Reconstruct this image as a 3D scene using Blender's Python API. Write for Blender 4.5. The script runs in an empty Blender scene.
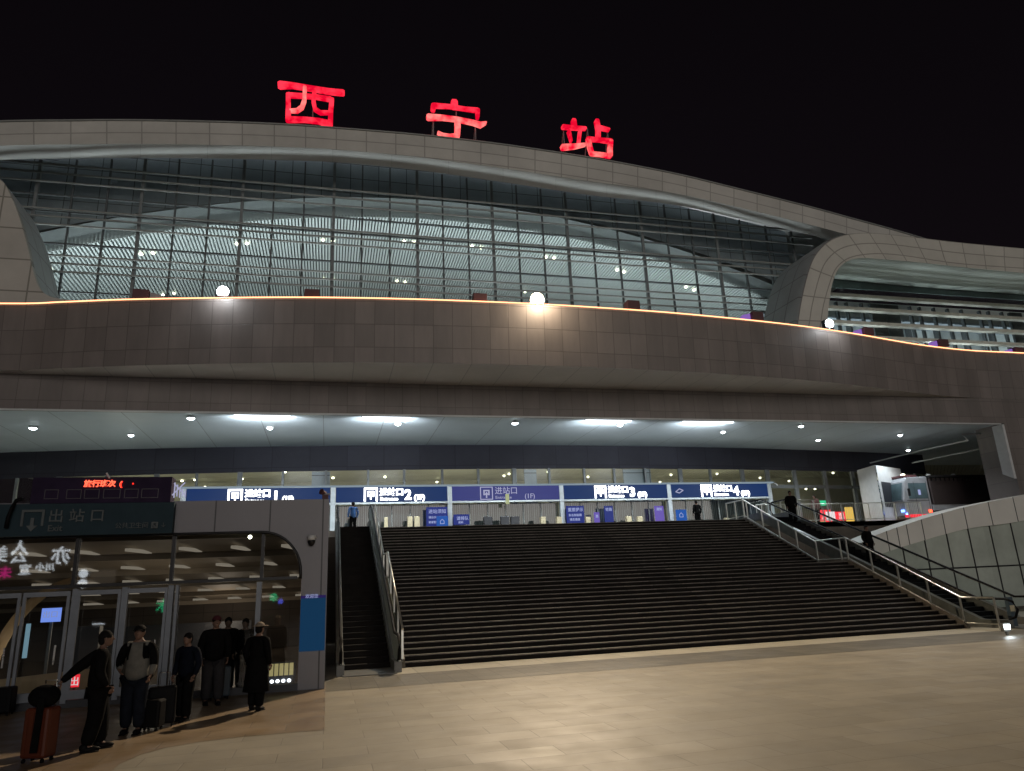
import bpy, math, random
from mathutils import Vector, Matrix
random.seed(7)
R = math.radians
C = bpy.context.scene.collection
SC = bpy.context.scene

# ------------------------------------------------------------------ camera
FPX, PIT, ROL, YAW, EYE = 717.6, R(15.74), R(2.574), R(14.62), 2.063
fw = Vector((math.sin(YAW)*math.cos(PIT), math.cos(YAW)*math.cos(PIT), math.sin(PIT)))
r0 = Vector((math.cos(YAW), -math.sin(YAW), 0)); u0 = r0.cross(fw)
rt = r0*math.cos(ROL) - u0*math.sin(ROL); up = u0*math.cos(ROL) + r0*math.sin(ROL)
cam_d = bpy.data.cameras.new('camera'); cam = bpy.data.objects.new('camera', cam_d); C.objects.link(cam)
cam.matrix_world = Matrix(((rt.x, up.x, -fw.x, 0), (rt.y, up.y, -fw.y, 0), (rt.z, up.z, -fw.z, EYE), (0, 0, 0, 1)))
cam_d.sensor_fit = 'HORIZONTAL'; cam_d.sensor_width = 36; cam_d.lens = FPX/1024*36
cam_d.clip_start = 0.1; cam_d.clip_end = 2000
SC.camera = cam

def at(x, y, Y=None, Z=None):
    """surveyed point of the place: photo direction met with the plane Y or Z the thing stands in"""
    d = fw + rt*((x-512)/FPX) - up*((y-385.5)/FPX)
    t = Y/d.y if Y is not None else (Z-EYE)/d.z
    return Vector((0, 0, EYE)) + d*t

# ------------------------------------------------------------------ render
SC.render.engine = 'CYCLES'
cy = SC.cycles
cy.use_denoising = True
cy.max_bounces = 6; cy.diffuse_bounces = 3; cy.glossy_bounces = 3; cy.transmission_bounces = 4
cy.transparent_max_bounces = 12; cy.sample_clamp_indirect = 4; cy.caustics_reflective = False; cy.caustics_refractive = False
vs = SC.view_settings; vs.view_transform = 'Standard'; vs.look = 'None'; vs.gamma = 1; vs.exposure = 0
w = bpy.data.worlds.new('World'); SC.world = w; w.use_nodes = True
nt = w.node_tree; bg = nt.nodes['Background']
sky = nt.nodes.new('ShaderNodeTexSky'); sky.sky_type = 'NISHITA'; sky.sun_disc = False
sky.sun_elevation = R(9); sky.sun_rotation = R(190); sky.air_density = 1; sky.dust_density = 4
mx = nt.nodes.new('ShaderNodeMixRGB'); mx.blend_type = 'MULTIPLY'; mx.inputs[0].default_value = 1
mx.inputs[2].default_value = (.95, .62, .78, 1)
hs = nt.nodes.new('ShaderNodeHueSaturation'); hs.inputs['Saturation'].default_value = .35
nt.links.new(sky.outputs[0], hs.inputs['Color']); nt.links.new(hs.outputs[0], mx.inputs[1])
nt.links.new(mx.outputs[0], bg.inputs[0]); bg.inputs[1].default_value = 0.0022
sl = bpy.data.lights.new('sun', 'SUN'); sl.energy = 0.82; sl.angle = R(42); sl.color = (1, .95, .88)
so = bpy.data.objects.new('sun', sl); C.objects.link(so)
so.rotation_euler = Vector((-0.15, 1, -0.06)).to_track_quat('-Z', 'Y').to_euler()

# ------------------------------------------------------------------ materials
def srgb(r, g, b):
    f = lambda c: (c/255/12.92 if c/255 <= .04045 else ((c/255+.055)/1.055)**2.4)
    return (f(r), f(g), f(b))
def newmat(name):
    m = bpy.data.materials.new(name); m.use_nodes = True
    return m, m.node_tree, m.node_tree.nodes['Principled BSDF']
def pm(name, col, rough=.6, metal=0, var=.12, scale=3, bump=0, spec=.5, rvar=0):
    m, t, b = newmat(name)
    tc = t.nodes.new('ShaderNodeTexCoord'); n = t.nodes.new('ShaderNodeTexNoise')
    n.inputs['Scale'].default_value = scale; n.inputs['Detail'].default_value = 5
    t.links.new(tc.outputs['Object'], n.inputs['Vector'])
    cr = t.nodes.new('ShaderNodeMapRange'); cr.inputs[1].default_value = .3; cr.inputs[2].default_value = .7
    cr.inputs[3].default_value = 1-var; cr.inputs[4].default_value = 1+var
    t.links.new(n.outputs['Fac'], cr.inputs[0])
    mu = t.nodes.new('ShaderNodeMixRGB'); mu.blend_type = 'MULTIPLY'; mu.inputs[0].default_value = 1
    mu.inputs[1].default_value = (*col, 1); t.links.new(cr.outputs[0], mu.inputs[2])
    t.links.new(mu.outputs[0], b.inputs['Base Color'])
    b.inputs['Roughness'].default_value = rough; b.inputs['Metallic'].default_value = metal
    b.inputs['Specular IOR Level'].default_value = spec
    if rvar:
        rr = t.nodes.new('ShaderNodeMapRange'); rr.inputs[1].default_value = .3; rr.inputs[2].default_value = .7
        rr.inputs[3].default_value = rough-rvar; rr.inputs[4].default_value = rough+rvar
        t.links.new(n.outputs['Fac'], rr.inputs[0]); t.links.new(rr.outputs[0], b.inputs['Roughness'])
    if bump:
        bp = t.nodes.new('ShaderNodeBump'); bp.inputs['Strength'].default_value = bump; bp.inputs['Distance'].default_value = .02
        t.links.new(n.outputs['Fac'], bp.inputs['Height']); t.links.new(bp.outputs[0], b.inputs['Normal'])
    return m
def panelmat(name, col, joint, pw, ph, axes='XZ', mortar=.02, rough=.5, metal=0, offs=(0, 0), stagger=0, tone=.06, dirt=.15, bump=.4, rvar=.0, dscale=.35, spec=.5, streak=0, polish=0):
    m, t, b = newmat(name)
    tc = t.nodes.new('ShaderNodeTexCoord'); sp = t.nodes.new('ShaderNodeSeparateXYZ'); cb = t.nodes.new('ShaderNodeCombineXYZ')
    if axes != 'UV': t.links.new(tc.outputs['Object'], sp.inputs[0])
    if axes == 'UV': t.links.new(tc.outputs['UV'], sp.inputs[0])
    for i, a in enumerate('XY' if axes == 'UV' else axes):
        ad = t.nodes.new('ShaderNodeMath'); ad.operation = 'ADD'; ad.inputs[1].default_value = offs[i]+500*(pw if i == 0 else ph)
        t.links.new(sp.outputs['XYZ'.index(a)], ad.inputs[0]); t.links.new(ad.outputs[0], cb.inputs[i])
    br = t.nodes.new('ShaderNodeTexBrick'); br.offset = stagger; br.squash = 1
    br.inputs['Scale'].default_value = 1; br.inputs['Brick Width'].default_value = pw; br.inputs['Row Height'].default_value = ph
    br.inputs['Mortar Size'].default_value = mortar; br.inputs['Mortar Smooth'].default_value = .3
    br.inputs['Color1'].default_value = (*[c*(1-tone) for c in col], 1); br.inputs['Color2'].default_value = (*[c*(1+tone) for c in col], 1)
    br.inputs['Mortar'].default_value = (*joint, 1)
    t.links.new(cb.outputs[0], br.inputs['Vector'])
    n = t.nodes.new('ShaderNodeTexNoise'); n.inputs['Scale'].default_value = dscale; n.inputs['Detail'].default_value = 8; n.inputs['Roughness'].default_value = .65
    if streak:
        mp = t.nodes.new('ShaderNodeMapping'); mp.inputs['Scale'].default_value = (1, 1, streak)
        t.links.new(tc.outputs['Object'], mp.inputs[0]); t.links.new(mp.outputs[0], n.inputs['Vector'])
    else: t.links.new(tc.outputs['Object'], n.inputs['Vector'])
    cr = t.nodes.new('ShaderNodeMapRange'); cr.inputs[1].default_value = .3; cr.inputs[2].default_value = .7
    cr.inputs[3].default_value = 1-dirt; cr.inputs[4].default_value = 1+dirt
    t.links.new(n.outputs['Fac'], cr.inputs[0])
    mu = t.nodes.new('ShaderNodeMixRGB'); mu.blend_type = 'MULTIPLY'; mu.inputs[0].default_value = 1
    t.links.new(br.outputs['Color'], mu.inputs[1]); t.links.new(cr.outputs[0], mu.inputs[2]); t.links.new(mu.outputs[0], b.inputs['Base Color'])
    b.inputs['Roughness'].default_value = rough; b.inputs['Metallic'].default_value = metal; b.inputs['Specular IOR Level'].default_value = spec
    if rvar:
        n2 = t.nodes.new('ShaderNodeTexNoise'); n2.inputs['Scale'].default_value = 1.3; n2.inputs['Detail'].default_value = 6
        t.links.new(cb.outputs[0], n2.inputs['Vector'])
        rr = t.nodes.new('ShaderNodeMapRange'); rr.inputs[1].default_value = .3; rr.inputs[2].default_value = .7
        rr.inputs[3].default_value = rough-rvar; rr.inputs[4].default_value = rough+rvar
        t.links.new(n2.outputs['Fac'], rr.inputs[0]); t.links.new(rr.outputs[0], b.inputs['Roughness'])
    if polish:   # single slabs worn smoother than their neighbours
        b2 = t.nodes.new('ShaderNodeTexBrick'); b2.offset = stagger; b2.squash = 1
        for k_, v_ in (('Scale', 1), ('Brick Width', pw), ('Row Height', ph), ('Mortar Size', 0), ('Bias', -.25)): b2.inputs[k_].default_value = v_
        b2.inputs['Color1'].default_value = (0, 0, 0, 1); b2.inputs['Color2'].default_value = (1, 1, 1, 1)
        t.links.new(cb.outputs[0], b2.inputs['Vector'])
        n3 = t.nodes.new('ShaderNodeTexNoise'); n3.inputs['Scale'].default_value = .45; n3.inputs['Detail'].default_value = 3; t.links.new(cb.outputs[0], n3.inputs['Vector'])
        ml = t.nodes.new('ShaderNodeMath'); ml.operation = 'MULTIPLY'; t.links.new(b2.outputs['Color'], ml.inputs[0]); t.links.new(n3.outputs['Fac'], ml.inputs[1])
        r3 = t.nodes.new('ShaderNodeMapRange'); r3.inputs[1].default_value = .25; r3.inputs[2].default_value = .55; r3.inputs[3].default_value = 0; r3.inputs[4].default_value = polish
        t.links.new(ml.outputs[0], r3.inputs[0]); sb_ = t.nodes.new('ShaderNodeMath'); sb_.operation = 'SUBTRACT'
        t.links.new(rr.outputs[0], sb_.inputs[0]); t.links.new(r3.outputs[0], sb_.inputs[1]); t.links.new(sb_.outputs[0], b.inputs['Roughness'])
    bp = t.nodes.new('ShaderNodeBump'); bp.inputs['Strength'].default_value = bump; bp.inputs['Distance'].default_value = .01; bp.invert = True
    t.links.new(br.outputs['Fac'], bp.inputs['Height']); t.links.new(bp.outputs[0], b.inputs['Normal'])
    return m
def em(name, col, s):
    m, t, b = newmat(name)
    b.inputs['Specular IOR Level'].default_value = .05; b.inputs['Base Color'].default_value = (.01, .01, .01, 1); b.inputs['Emission Color'].default_value = (*col, 1); b.inputs['Emission Strength'].default_value = s
    return m
def glassmat(name, tint=(.8, .86, .88), refl=.08, rough=.02, ior=1.5):
    m = bpy.data.materials.new(name); m.use_nodes = True; t = m.node_tree; t.nodes.clear()
    o = t.nodes.new('ShaderNodeOutputMaterial'); tr = t.nodes.new('ShaderNodeBsdfTransparent'); gl = t.nodes.new('ShaderNodeBsdfGlossy')
    tr.inputs[0].default_value = (*tint, 1); gl.inputs['Roughness'].default_value = rough
    lw = t.nodes.new('ShaderNodeFresnel'); lw.inputs[0].default_value = ior
    ad = t.nodes.new('ShaderNodeMath'); ad.operation = 'ADD'; ad.use_clamp = True; ad.inputs[1].default_value = refl
    t.links.new(lw.outputs[0], ad.inputs[0])
    mi = t.nodes.new('ShaderNodeMixShader'); t.links.new(ad.outputs[0], mi.inputs[0]); t.links.new(tr.outputs[0], mi.inputs[1]); t.links.new(gl.outputs[0], mi.inputs[2])
    t.links.new(mi.outputs[0], o.inputs[0]); return m

M = {}
M['plaza'] = panelmat('plaza_slabs', (.275, .246, .19), (.17, .152, .118), 1.2, .6, 'XY', .007, .58, stagger=.5, tone=.09, dirt=.18, bump=.5, rvar=.08, spec=.4, dscale=.8, polish=.16)
M['tan'] = panelmat('tan_slabs', (.24, .172, .105), (.11, .08, .05), 1.2, .6, 'XY', .008, .45, stagger=.5, tone=.09, dirt=.25, bump=.5, rvar=.14)
M['border'] = panelmat('border_slabs', (.42, .39, .31), (.14, .13, .11), 1.2, 1.55, 'XY', .01, .45, tone=.06, dirt=.15, bump=.5, rvar=.1, offs=(0, .3))
M['band'] = panelmat('granite_band', (.145, .133, .105), (.09, .08, .07), .6, .6, 'XY', .01, .45, tone=.16, dirt=.18, bump=.4, rvar=.04, dscale=1.0, spec=.35)
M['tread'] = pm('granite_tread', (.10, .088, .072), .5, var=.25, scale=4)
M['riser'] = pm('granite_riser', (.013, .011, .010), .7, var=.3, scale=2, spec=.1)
M['nosing'] = panelmat('worn_nosing', (.13, .115, .10), (.03, .027, .024), 1.2, 50, 'XZ', .012, .5, tone=.28, dirt=.45, dscale=2.2)
M['brown'] = panelmat('brown_cladding', (.200, .174, .163), (.125, .108, .10), .92, 1.12, 'XZ', .02, .5, tone=.11, dirt=.16, streak=.2, dscale=.9, offs=(0, .2))
M['brown_low'] = panelmat('brown_lintel_cladding', (.185, .161, .151), (.12, .104, .097), .92, 1.02, 'XZ', .018, .5, tone=.10, dirt=.16, streak=.2, dscale=.9, offs=(.2, -.05))
M['cove'] = panelmat('cove_cladding', (.52, .45, .41), (.38, .33, .3), 1.84, 9, 'XY', .03, .55, tone=.03, dirt=.1)
M['fascia'] = panelmat('pale_roof_cladding', (.50, .488, .455), (.31, .30, .28), 2.1, .92, 'UV', .05, .5, tone=.04, dirt=.12, offs=(.5, .0))
M['under'] = panelmat('pale_roof_underside', (.54, .54, .53), (.46, .46, .45), 4.2, 30, 'UV', .03, .75, tone=.02, dirt=.08)
M['portal'] = panelmat('portal_cladding', (.56, .55, .50), (.30, .29, .26), 1.9, .95, 'UV', .05, .5, tone=.03, dirt=.1)
M['portal_front'] = panelmat('left_portal_cladding', (.46, .44, .40), (.22, .21, .18), 1.9, 1.9, 'XZ', .05, .5, tone=.03, dirt=.12)
M['portal_side'] = panelmat('portal_side_cladding', (.42, .45, .46), (.24, .23, .24), 2, 1.6, 'UV', .05, .5, tone=.03, dirt=.1)
M['ceil'] = panelmat('canopy_ceiling', (.46, .52, .56), (.26, .29, .31), 3.1, 60, 'XY', .025, .6, tone=.02, dirt=.06, rvar=.05)
M['darkband'] = panelmat('dark_glass_band', (.042, .042, .054), (.03, .03, .04), 2.2, 1.6, 'XZ', .03, .6, spec=.15, tone=.1, dirt=.15)
M['gable'] = panelmat('dark_gable_panel', (.25, .29, .33), (.03, .035, .04), 2.2, 1.3, 'XZ', .03, .4, tone=.1, dirt=.15)
M['steel'] = pm('brushed_steel', (.55, .56, .55), .3, 1, var=.1, scale=6, rvar=.1)
M['rail'] = pm('rail_steel', (.62, .62, .58), .28, .9, var=.1, scale=6)
M['greysteel'] = pm('grey_mullion', (.15, .165, .17), .5, .3)
M['darkmull'] = pm('dark_mullion', (.075, .085, .09), .5, .3)
M['louvre'] = pm('pale_louvre', (.25, .26, .25), .45, .2)
M['transom'] = pm('dark_teal_transom', (.11, .15, .15), .5)
M['palebar'] = pm('pale_portal_bar', (.50, .49, .43), .5)
M['satin'] = pm('satin_side_panel', (.42, .47, .44), .35, .1, var=.12, scale=2)
M['soffit'] = pm('smooth_portal_soffit', (.42, .45, .41), .6, var=.06, scale=.4)
M['deck'] = pm('satin_deck', (.14, .14, .13), .4, .15, var=.2)
M['white'] = pm('white_cladding', (.62, .63, .64), .5, var=.06)
M['slat'] = pm('white_slat', (.40, .45, .45), .5, var=.04)
M['slatback'] = pm('dark_slat_backing', (.06, .07, .07), .8)
M['hallwall'] = pm('hall_wall', (.60, .66, .66), .7, var=.05)
M['concwall'] = pm('yellowed_hall_wall', (.42, .41, .33), .7, var=.1, scale=.6)
M['floor'] = pm('polished_floor', (.40, .38, .33), .25, var=.1)
M['exitclad'] = panelmat('grey_exit_cladding', (.165, .16, .175), (.05, .05, .055), 1.24, 6, 'XZ', .018, .4, .2, tone=.03, dirt=.1, offs=(.10, 0))
M['alu'] = pm('aluminium_frame', (.21, .23, .265), .45, .2)
M['black'] = pm('black_rubber', (.006, .006, .007), .6, spec=.1)
M['blackmetal'] = pm('black_metal', (.02, .02, .022), .4, .4)
M['signgreen'] = pm('dark_teal_sign', (.030, .052, .066), .6, var=.1, spec=.08)
M['signgrey'] = pm('dim_grey_lettering', (.085, .10, .105), .5)
M['signnavy'] = em('navy_sign_face', srgb(16, 50, 106), .75)
M['signviolet'] = em('violet_sign_face', srgb(62, 66, 134), .75)
M['signwhite'] = em('lit_white_lettering', (.92, .95, 1), 5)
M['signdim'] = em('dim_white_lettering', srgb(190, 190, 225), .7)
M['signframe'] = pm('white_gantry_frame', (.42, .46, .50), .5)
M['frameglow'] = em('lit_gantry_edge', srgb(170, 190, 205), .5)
M['curtain'] = panelmat('pleated_grey_curtain', (.25, .29, .29), (.10, .115, .12), .13, 40, 'XZ', .035, .8, tone=.35, dirt=.2, bump=1)
M['red'] = em('red_neon', (1, .0, .028), 1.25)
M['redhot'] = em('hot_red_neon', (1, .035, .07), 2.1)
def tubes(name, c1, c2, k, lo, hi):
    # red neon whose tubes glow unevenly along the stroke
    m = em(name, c1, k); t = m.node_tree; b = t.nodes['Principled BSDF']
    tc = t.nodes.new('ShaderNodeTexCoord'); n = t.nodes.new('ShaderNodeTexNoise'); n.inputs['Scale'].default_value = 1.1; n.inputs['Detail'].default_value = 3
    t.links.new(tc.outputs['Object'], n.inputs['Vector'])
    r = t.nodes.new('ShaderNodeValToRGB'); r.color_ramp.elements[0].position = lo; r.color_ramp.elements[1].position = hi
    r.color_ramp.elements[0].color = (*c1, 1); r.color_ramp.elements[1].color = (*c2, 1)
    t.links.new(n.outputs['Fac'], r.inputs[0]); t.links.new(r.outputs[0], b.inputs['Emission Color']); return m
M['red'] = tubes('red_neon', (.55, 0, .018), (1, .03, .06), 1.5, .42, .62)
M['redhot'] = tubes('hot_red_neon', (.62, .0, .022), (1, .19, .17), 1.6, .36, .62)
M['ledred'] = em('red_led', (1, .02, .01), 3)
M['ledhot'] = em('hot_red_led', (1, .10, .05), 2.6)
M['ledface'] = pm('led_board_face', (.028, .018, .045), .6, var=.2, spec=.08)
M['ledline'] = pm('led_board_outline', (.075, .07, .085), .4)
M['cool'] = em('cool_white_lens', (.85, .95, 1), 30)
M['warm'] = em('warm_white_lens', (1, .80, .55), 30)
M['strip'] = em('strip_lens', (.85, .93, 1), 5)
M['orange'] = em('orange_led_line', (1, .42, .20), 3.0)
M['lampdot'] = em('hall_lamp_lens', (1, .98, .72), 9)
M['lampdim'] = em('exit_hall_lamp_lens', (1, .84, .66), .24)
M['violet'] = em('violet_lens', (.32, .16, .62), .7)
M['boxred'] = pm('dark_red_box', (.10, .035, .04), .6)
M['poster'] = em('blue_poster', srgb(16, 58, 92), .7)
M['posterlow'] = em('violet_poster_edge', srgb(70, 50, 140), .3)
M['adblue'] = em('blue_poster_lit', srgb(45, 60, 150), .6)
M['adbright'] = em('bright_blue_sign', srgb(30, 85, 170), .9)
M['advio'] = em('violet_poster_lit', srgb(120, 100, 200), .7)
M['adwhite'] = em('white_print', srgb(170, 180, 230), .8)
M['paper'] = pm('cream_box', (.55, .48, .33), .7)
M['redad'] = em('red_advert', (1, .03, .05), 1.2)
M['yellowad'] = em('yellow_advert', (1, .65, .12), .8)
M['limead'] = em('lime_strip', (.62, .68, .36), .6)
M['greenad'] = em('green_advert', (.05, .8, .35), .7)
M['whitead'] = em('pale_advert', (1, .9, .9), .9)
M['bluelamp'] = em('blue_lamp', (.15, .3, 1), 6)
M['redlamp'] = em('red_lamp', (1, .06, .02), 6)
M['green'] = em('green_neon', (.02, .75, .3), 4)
M['blueneon'] = em('blue_neon', (.12, .15, 1), 5)
M['magenta'] = em('magenta_neon', (1, .02, .35), 4)
M['neonwhite'] = em('white_neon', (.85, .93, 1), 6)
M['palecol'] = em('pale_blue_column', (.35, .6, .75), .5)
M['screen'] = em('blue_screen', (.22, .35, 1), 1.1)
M['yellowreflect'] = em('yellow_reflection_glow', (.75, .62, .28), .55)  # glow imitating light reflected in the exit hall glass
M['glass'] = glassmat('clear_glazing', (.80, .88, .88), .03)
M['clearglass'] = glassmat('low_glare_glazing', (.86, .90, .88), -.02, .25)
M['paneglass'] = glassmat('rail_pane_glass', (.88, .91, .90), .0, .05, 1.12)
M['doorglass'] = glassmat('door_glazing', (.72, .76, .76), .05)
M['railglass'] = glassmat('rail_glass', (.80, .88, .85), .04)
M['greenglass'] = panelmat('grey_green_glazing', (.47, .52, .47), (.02, .02, .02), 5, 5, 'XZ', .0, .3, tone=.05, dirt=.2, dscale=.5)
M['coping'] = pm('pale_coping_panel', (.74, .73, .69), .5, var=.08, scale=.7)
M['retain'] = panelmat('brown_retaining_stone', (.10, .078, .062), (.04, .03, .025), 1.2, .8, 'XZ', .012, .6, tone=.08, dirt=.2)
M['interior'] = pm('brown_interior', (.20, .15, .115), .6, var=.2, scale=.5)
M['inceil'] = pm('grey_interior_ceiling', (.34, .29, .23), .6, var=.2, scale=.4)
M['infloor'] = pm('interior_floor', (.12, .10, .08), .2, var=.3, scale=.8)
M['tanwood'] = pm('tan_panel', (.50, .36, .21), .5, var=.15)
M['darkpanel'] = pm('dark_panel', (.03, .032, .04), .5)
M['skin'] = pm('skin', (.19, .11, .08), .6, var=.05)
M['hair'] = pm('black_hair', (.010, .009, .009), .8, spec=.1)
M['blackcloth'] = pm('black_cloth', (.006, .006, .0065), .85, var=.3, scale=8, bump=.3, spec=.05)
M['navycloth'] = pm('navy_cloth', (.007, .009, .016), .85, var=.3, scale=8, bump=.3, spec=.05)
M['jeans'] = pm('dark_denim', (.012, .015, .023), .85, var=.3, scale=8, bump=.3, spec=.05)
M['greycloth'] = pm('grey_cloth', (.034, .033, .036), .85, var=.2, scale=8, bump=.3, spec=.05)
M['whitecloth'] = pm('pale_fleece', (.15, .145, .13), .9, var=.15, scale=10, bump=.3)
M['redcloth'] = pm('red_cap_cloth', (.08, .012, .018), .85)
M['browncloth'] = pm('red_brown_cloth', (.12, .05, .045), .85, var=.4, scale=6)
M['bluecloth'] = pm('blue_cloth', (.04, .12, .32), .85)
M['tanhat'] = pm('tan_hat_cloth', (.26, .21, .155), .85)
M['orangecase'] = pm('orange_red_case', (.10, .020, .008), .5, var=.1)
M['bluecase'] = pm('slate_blue_case', (.05, .075, .10), .4, var=.1)
M['truckwhite'] = pm('white_truck_paint', (.34, .35, .38), .3, var=.12)
M['truckdark'] = pm('dark_truck_body', (.035, .025, .025), .4)
M['windscreen'] = pm('tinted_windscreen', (.10, .15, .17), .12, var=.3, scale=1)
M['building'] = pm('dark_street_facade', (.05, .05, .055), .8)

# ------------------------------------------------------------------ helpers
BASE = {}
def tag(o, label=None, cat=None, group=None, kind=None):
    if label: o['label'] = label
    if cat: o['category'] = cat
    if group: o['group'] = group
    if kind: o['kind'] = kind
    return o
def thing(name, label, cat, loc=(0, 0, 0), group=None, rotz=0):
    o = bpy.data.objects.new(name, None); C.objects.link(o); o.location = loc; o.rotation_euler.z = rotz
    o.empty_display_size = .2; BASE[o.name] = Vector(loc)
    return tag(o, label, cat, group)
class MB:
    def __init__(s): s.v = []; s.f = []; s.mi = []; s.sm = []; s.m = 0; s.s = False; s.uv = {}
    def face(s, idx): s.f.append(tuple(idx)); s.mi.append(s.m); s.sm.append(s.s)
    def quad(s, a, b, c, d):
        n = len(s.v); s.v += [tuple(a), tuple(b), tuple(c), tuple(d)]; s.face((n, n+1, n+2, n+3)); return s
    def box(s, x0, x1, y0, y1, z0, z1):
        n = len(s.v)
        s.v += [(x, y, z) for z in (z0, z1) for y in (y0, y1) for x in (x0, x1)]
        for q in ((0, 2, 3, 1), (4, 5, 7, 6), (0, 1, 5, 4), (2, 6, 7, 3), (0, 4, 6, 2), (1, 3, 7, 5)): s.face([n+i for i in q])
        return s
    def bar(s, p, q, w, h=None, upv=(0, 0, 1)):
        """square bar from p to q"""
        h = h or w; p = Vector(p); q = Vector(q); d = (q-p).normalized(); uv = Vector(upv)
        if abs(d.dot(uv)) > .99: uv = Vector((0, 1, 0))
        a = d.cross(uv).normalized()*w/2; b = a.cross(d).normalized()*h/2; n = len(s.v)
        for c in (p, q):
            s.v += [tuple(c-a-b), tuple(c+a-b), tuple(c+a+b), tuple(c-a+b)]
        for k in ((0, 1, 2, 3), (7, 6, 5, 4), (0, 4, 5, 1), (1, 5, 6, 2), (2, 6, 7, 3), (3, 7, 4, 0)): s.face([n+i for i in k])
        return s
    def tube(s, pts, r, seg=8, caps=True):
        pts = [Vector(p) for p in pts]; rs = r if isinstance(r, (list, tuple)) else [r]*len(pts); n0 = len(s.v); sm = s.s; s.s = True
        for i, p in enumerate(pts):
            d = (pts[min(i+1, len(pts)-1)]-pts[max(i-1, 0)]).normalized()
            ref = Vector((0, 0, 1)) if abs(d.z) < .9 else Vector((0, 1, 0))
            a = d.cross(ref).normalized(); b = a.cross(d)
            for k in range(seg):
                t = 2*math.pi*k/seg; s.v.append(tuple(p+(a*math.cos(t)+b*math.sin(t))*rs[i]))
        for i in range(len(pts)-1):
            for k in range(seg):
                k2 = (k+1) % seg; s.face((n0+i*seg+k, n0+i*seg+k2, n0+(i+1)*seg+k2, n0+(i+1)*seg+k))
        s.s = sm
        if caps: s.face([n0+k for k in range(seg)][::-1]); s.face([n0+(len(pts)-1)*seg+k for k in range(seg)])
        return s
    def ball(s, c, rx, ry, rz, seg=12, ring=8, z0=-1, z1=1):
        n0 = len(s.v); sm = s.s; s.s = True
        a0, a1 = math.asin(max(-1, z0)), math.asin(min(1, z1))
        for i in range(ring+1):
            a = a0+(a1-a0)*i/ring
            for k in range(seg):
                t = 2*math.pi*k/seg; s.v.append((c[0]+rx*math.cos(a)*math.cos(t), c[1]+ry*math.cos(a)*math.sin(t), c[2]+rz*math.sin(a)))
        for i in range(ring):
            for k in range(seg):
                k2 = (k+1) % seg; s.face((n0+i*seg+k, n0+i*seg+k2, n0+(i+1)*seg+k2, n0+(i+1)*seg+k))
        s.face([n0+k for k in range(seg)][::-1]); s.face([n0+ring*seg+k for k in range(seg)])
        s.s = sm; return s
    def prism(s, pts, y0, y1):
        """outline of (x, z) extruded from y0 to y1"""
        n = len(pts); b = len(s.v)
        s.v += [(x, y0, z) for x, z in pts]+[(x, y1, z) for x, z in pts]
        s.face(range(b, b+n)); s.face(range(b+2*n-1, b+n-1, -1))
        for i in range(n): j = (i+1) % n; s.face((b+i, b+n+i, b+n+j, b+j))
        return s
    def prismx(s, pts, x0, x1):
        n = len(pts); b = len(s.v)
        s.v += [(x0, y, z) for y, z in pts]+[(x1, y, z) for y, z in pts]
        s.face(range(b, b+n)); s.face(range(b+2*n-1, b+n-1, -1))
        for i in range(n): j = (i+1) % n; s.face((b+i, b+n+i, b+n+j, b+j))
        return s
    def prismz(s, pts, z0, z1):
        n = len(pts); b = len(s.v)
        s.v += [(x, y, z0) for x, y in pts]+[(x, y, z1) for x, y in pts]
        s.face(range(b, b+n)); s.face(range(b+2*n-1, b+n-1, -1))
        for i in range(n): j = (i+1) % n; s.face((b+i, b+n+i, b+n+j, b+j))
        return s
    def sheet(s, rows):
        """grid of points rows[i][j]; u runs along the first row, v across the rows"""
        n0 = len(s.v); W = len(rows[0])
        for r_ in rows: s.v += [tuple(p) for p in r_]
        us = [0]; mid = len(rows)//2
        for j in range(W-1): us.append(us[-1]+(Vector(rows[mid][j+1])-Vector(rows[mid][j])).length)
        for j in range(W):
            vv = 0
            for i in range(len(rows)):
                if i: vv += (Vector(rows[i][j])-Vector(rows[i-1][j])).length
                s.uv[n0+i*W+j] = (us[j], vv)
        for i in range(len(rows)-1):
            for j in range(W-1): s.face((n0+i*W+j, n0+i*W+j+1, n0+(i+1)*W+j+1, n0+(i+1)*W+j))
        return s
    def build(s, name, mats, parent=None, label=None, cat=None, group=None, kind=None, loc=None, bevel=0):
        mats = mats if isinstance(mats, list) else [mats]
        if parent is not None: base = BASE[parent.name]
        elif loc is not None: base = Vector(loc)
        else: base = Vector((0, 0, 0))
        me = bpy.data.meshes.new(name); me.from_pydata([(x-base.x, y-base.y, z-base.z) for x, y, z in s.v], [], s.f)
        for m in mats: me.materials.append(M[m])
        me.polygons.foreach_set('material_index', s.mi); me.polygons.foreach_set('use_smooth', s.sm); me.update()
        if s.uv:
            ul = me.uv_layers.new(name='UVMap')
            for lp_ in me.loops: ul.data[lp_.index].uv = s.uv.get(lp_.vertex_index, (0, 0))
        o = bpy.data.objects.new(name, me); C.objects.link(o)
        if parent is not None: o.parent = parent
        else: o.location = base
        BASE[o.name] = base
        if bevel:
            b = o.modifiers.new('bevel', 'BEVEL'); b.width = bevel; b.segments = 2; b.limit_method = 'ANGLE'
        return tag(o, label, cat, group, kind)
def copy_tree(o, loc, label, parent=None):
    c = o.copy(); C.objects.link(c)
    if parent is None: c.location = loc; c['label'] = label; BASE[c.name] = Vector(loc)
    else: c.parent = parent
    for ch in list(o.children): copy_tree(ch, None, None, c)
    return c
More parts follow.
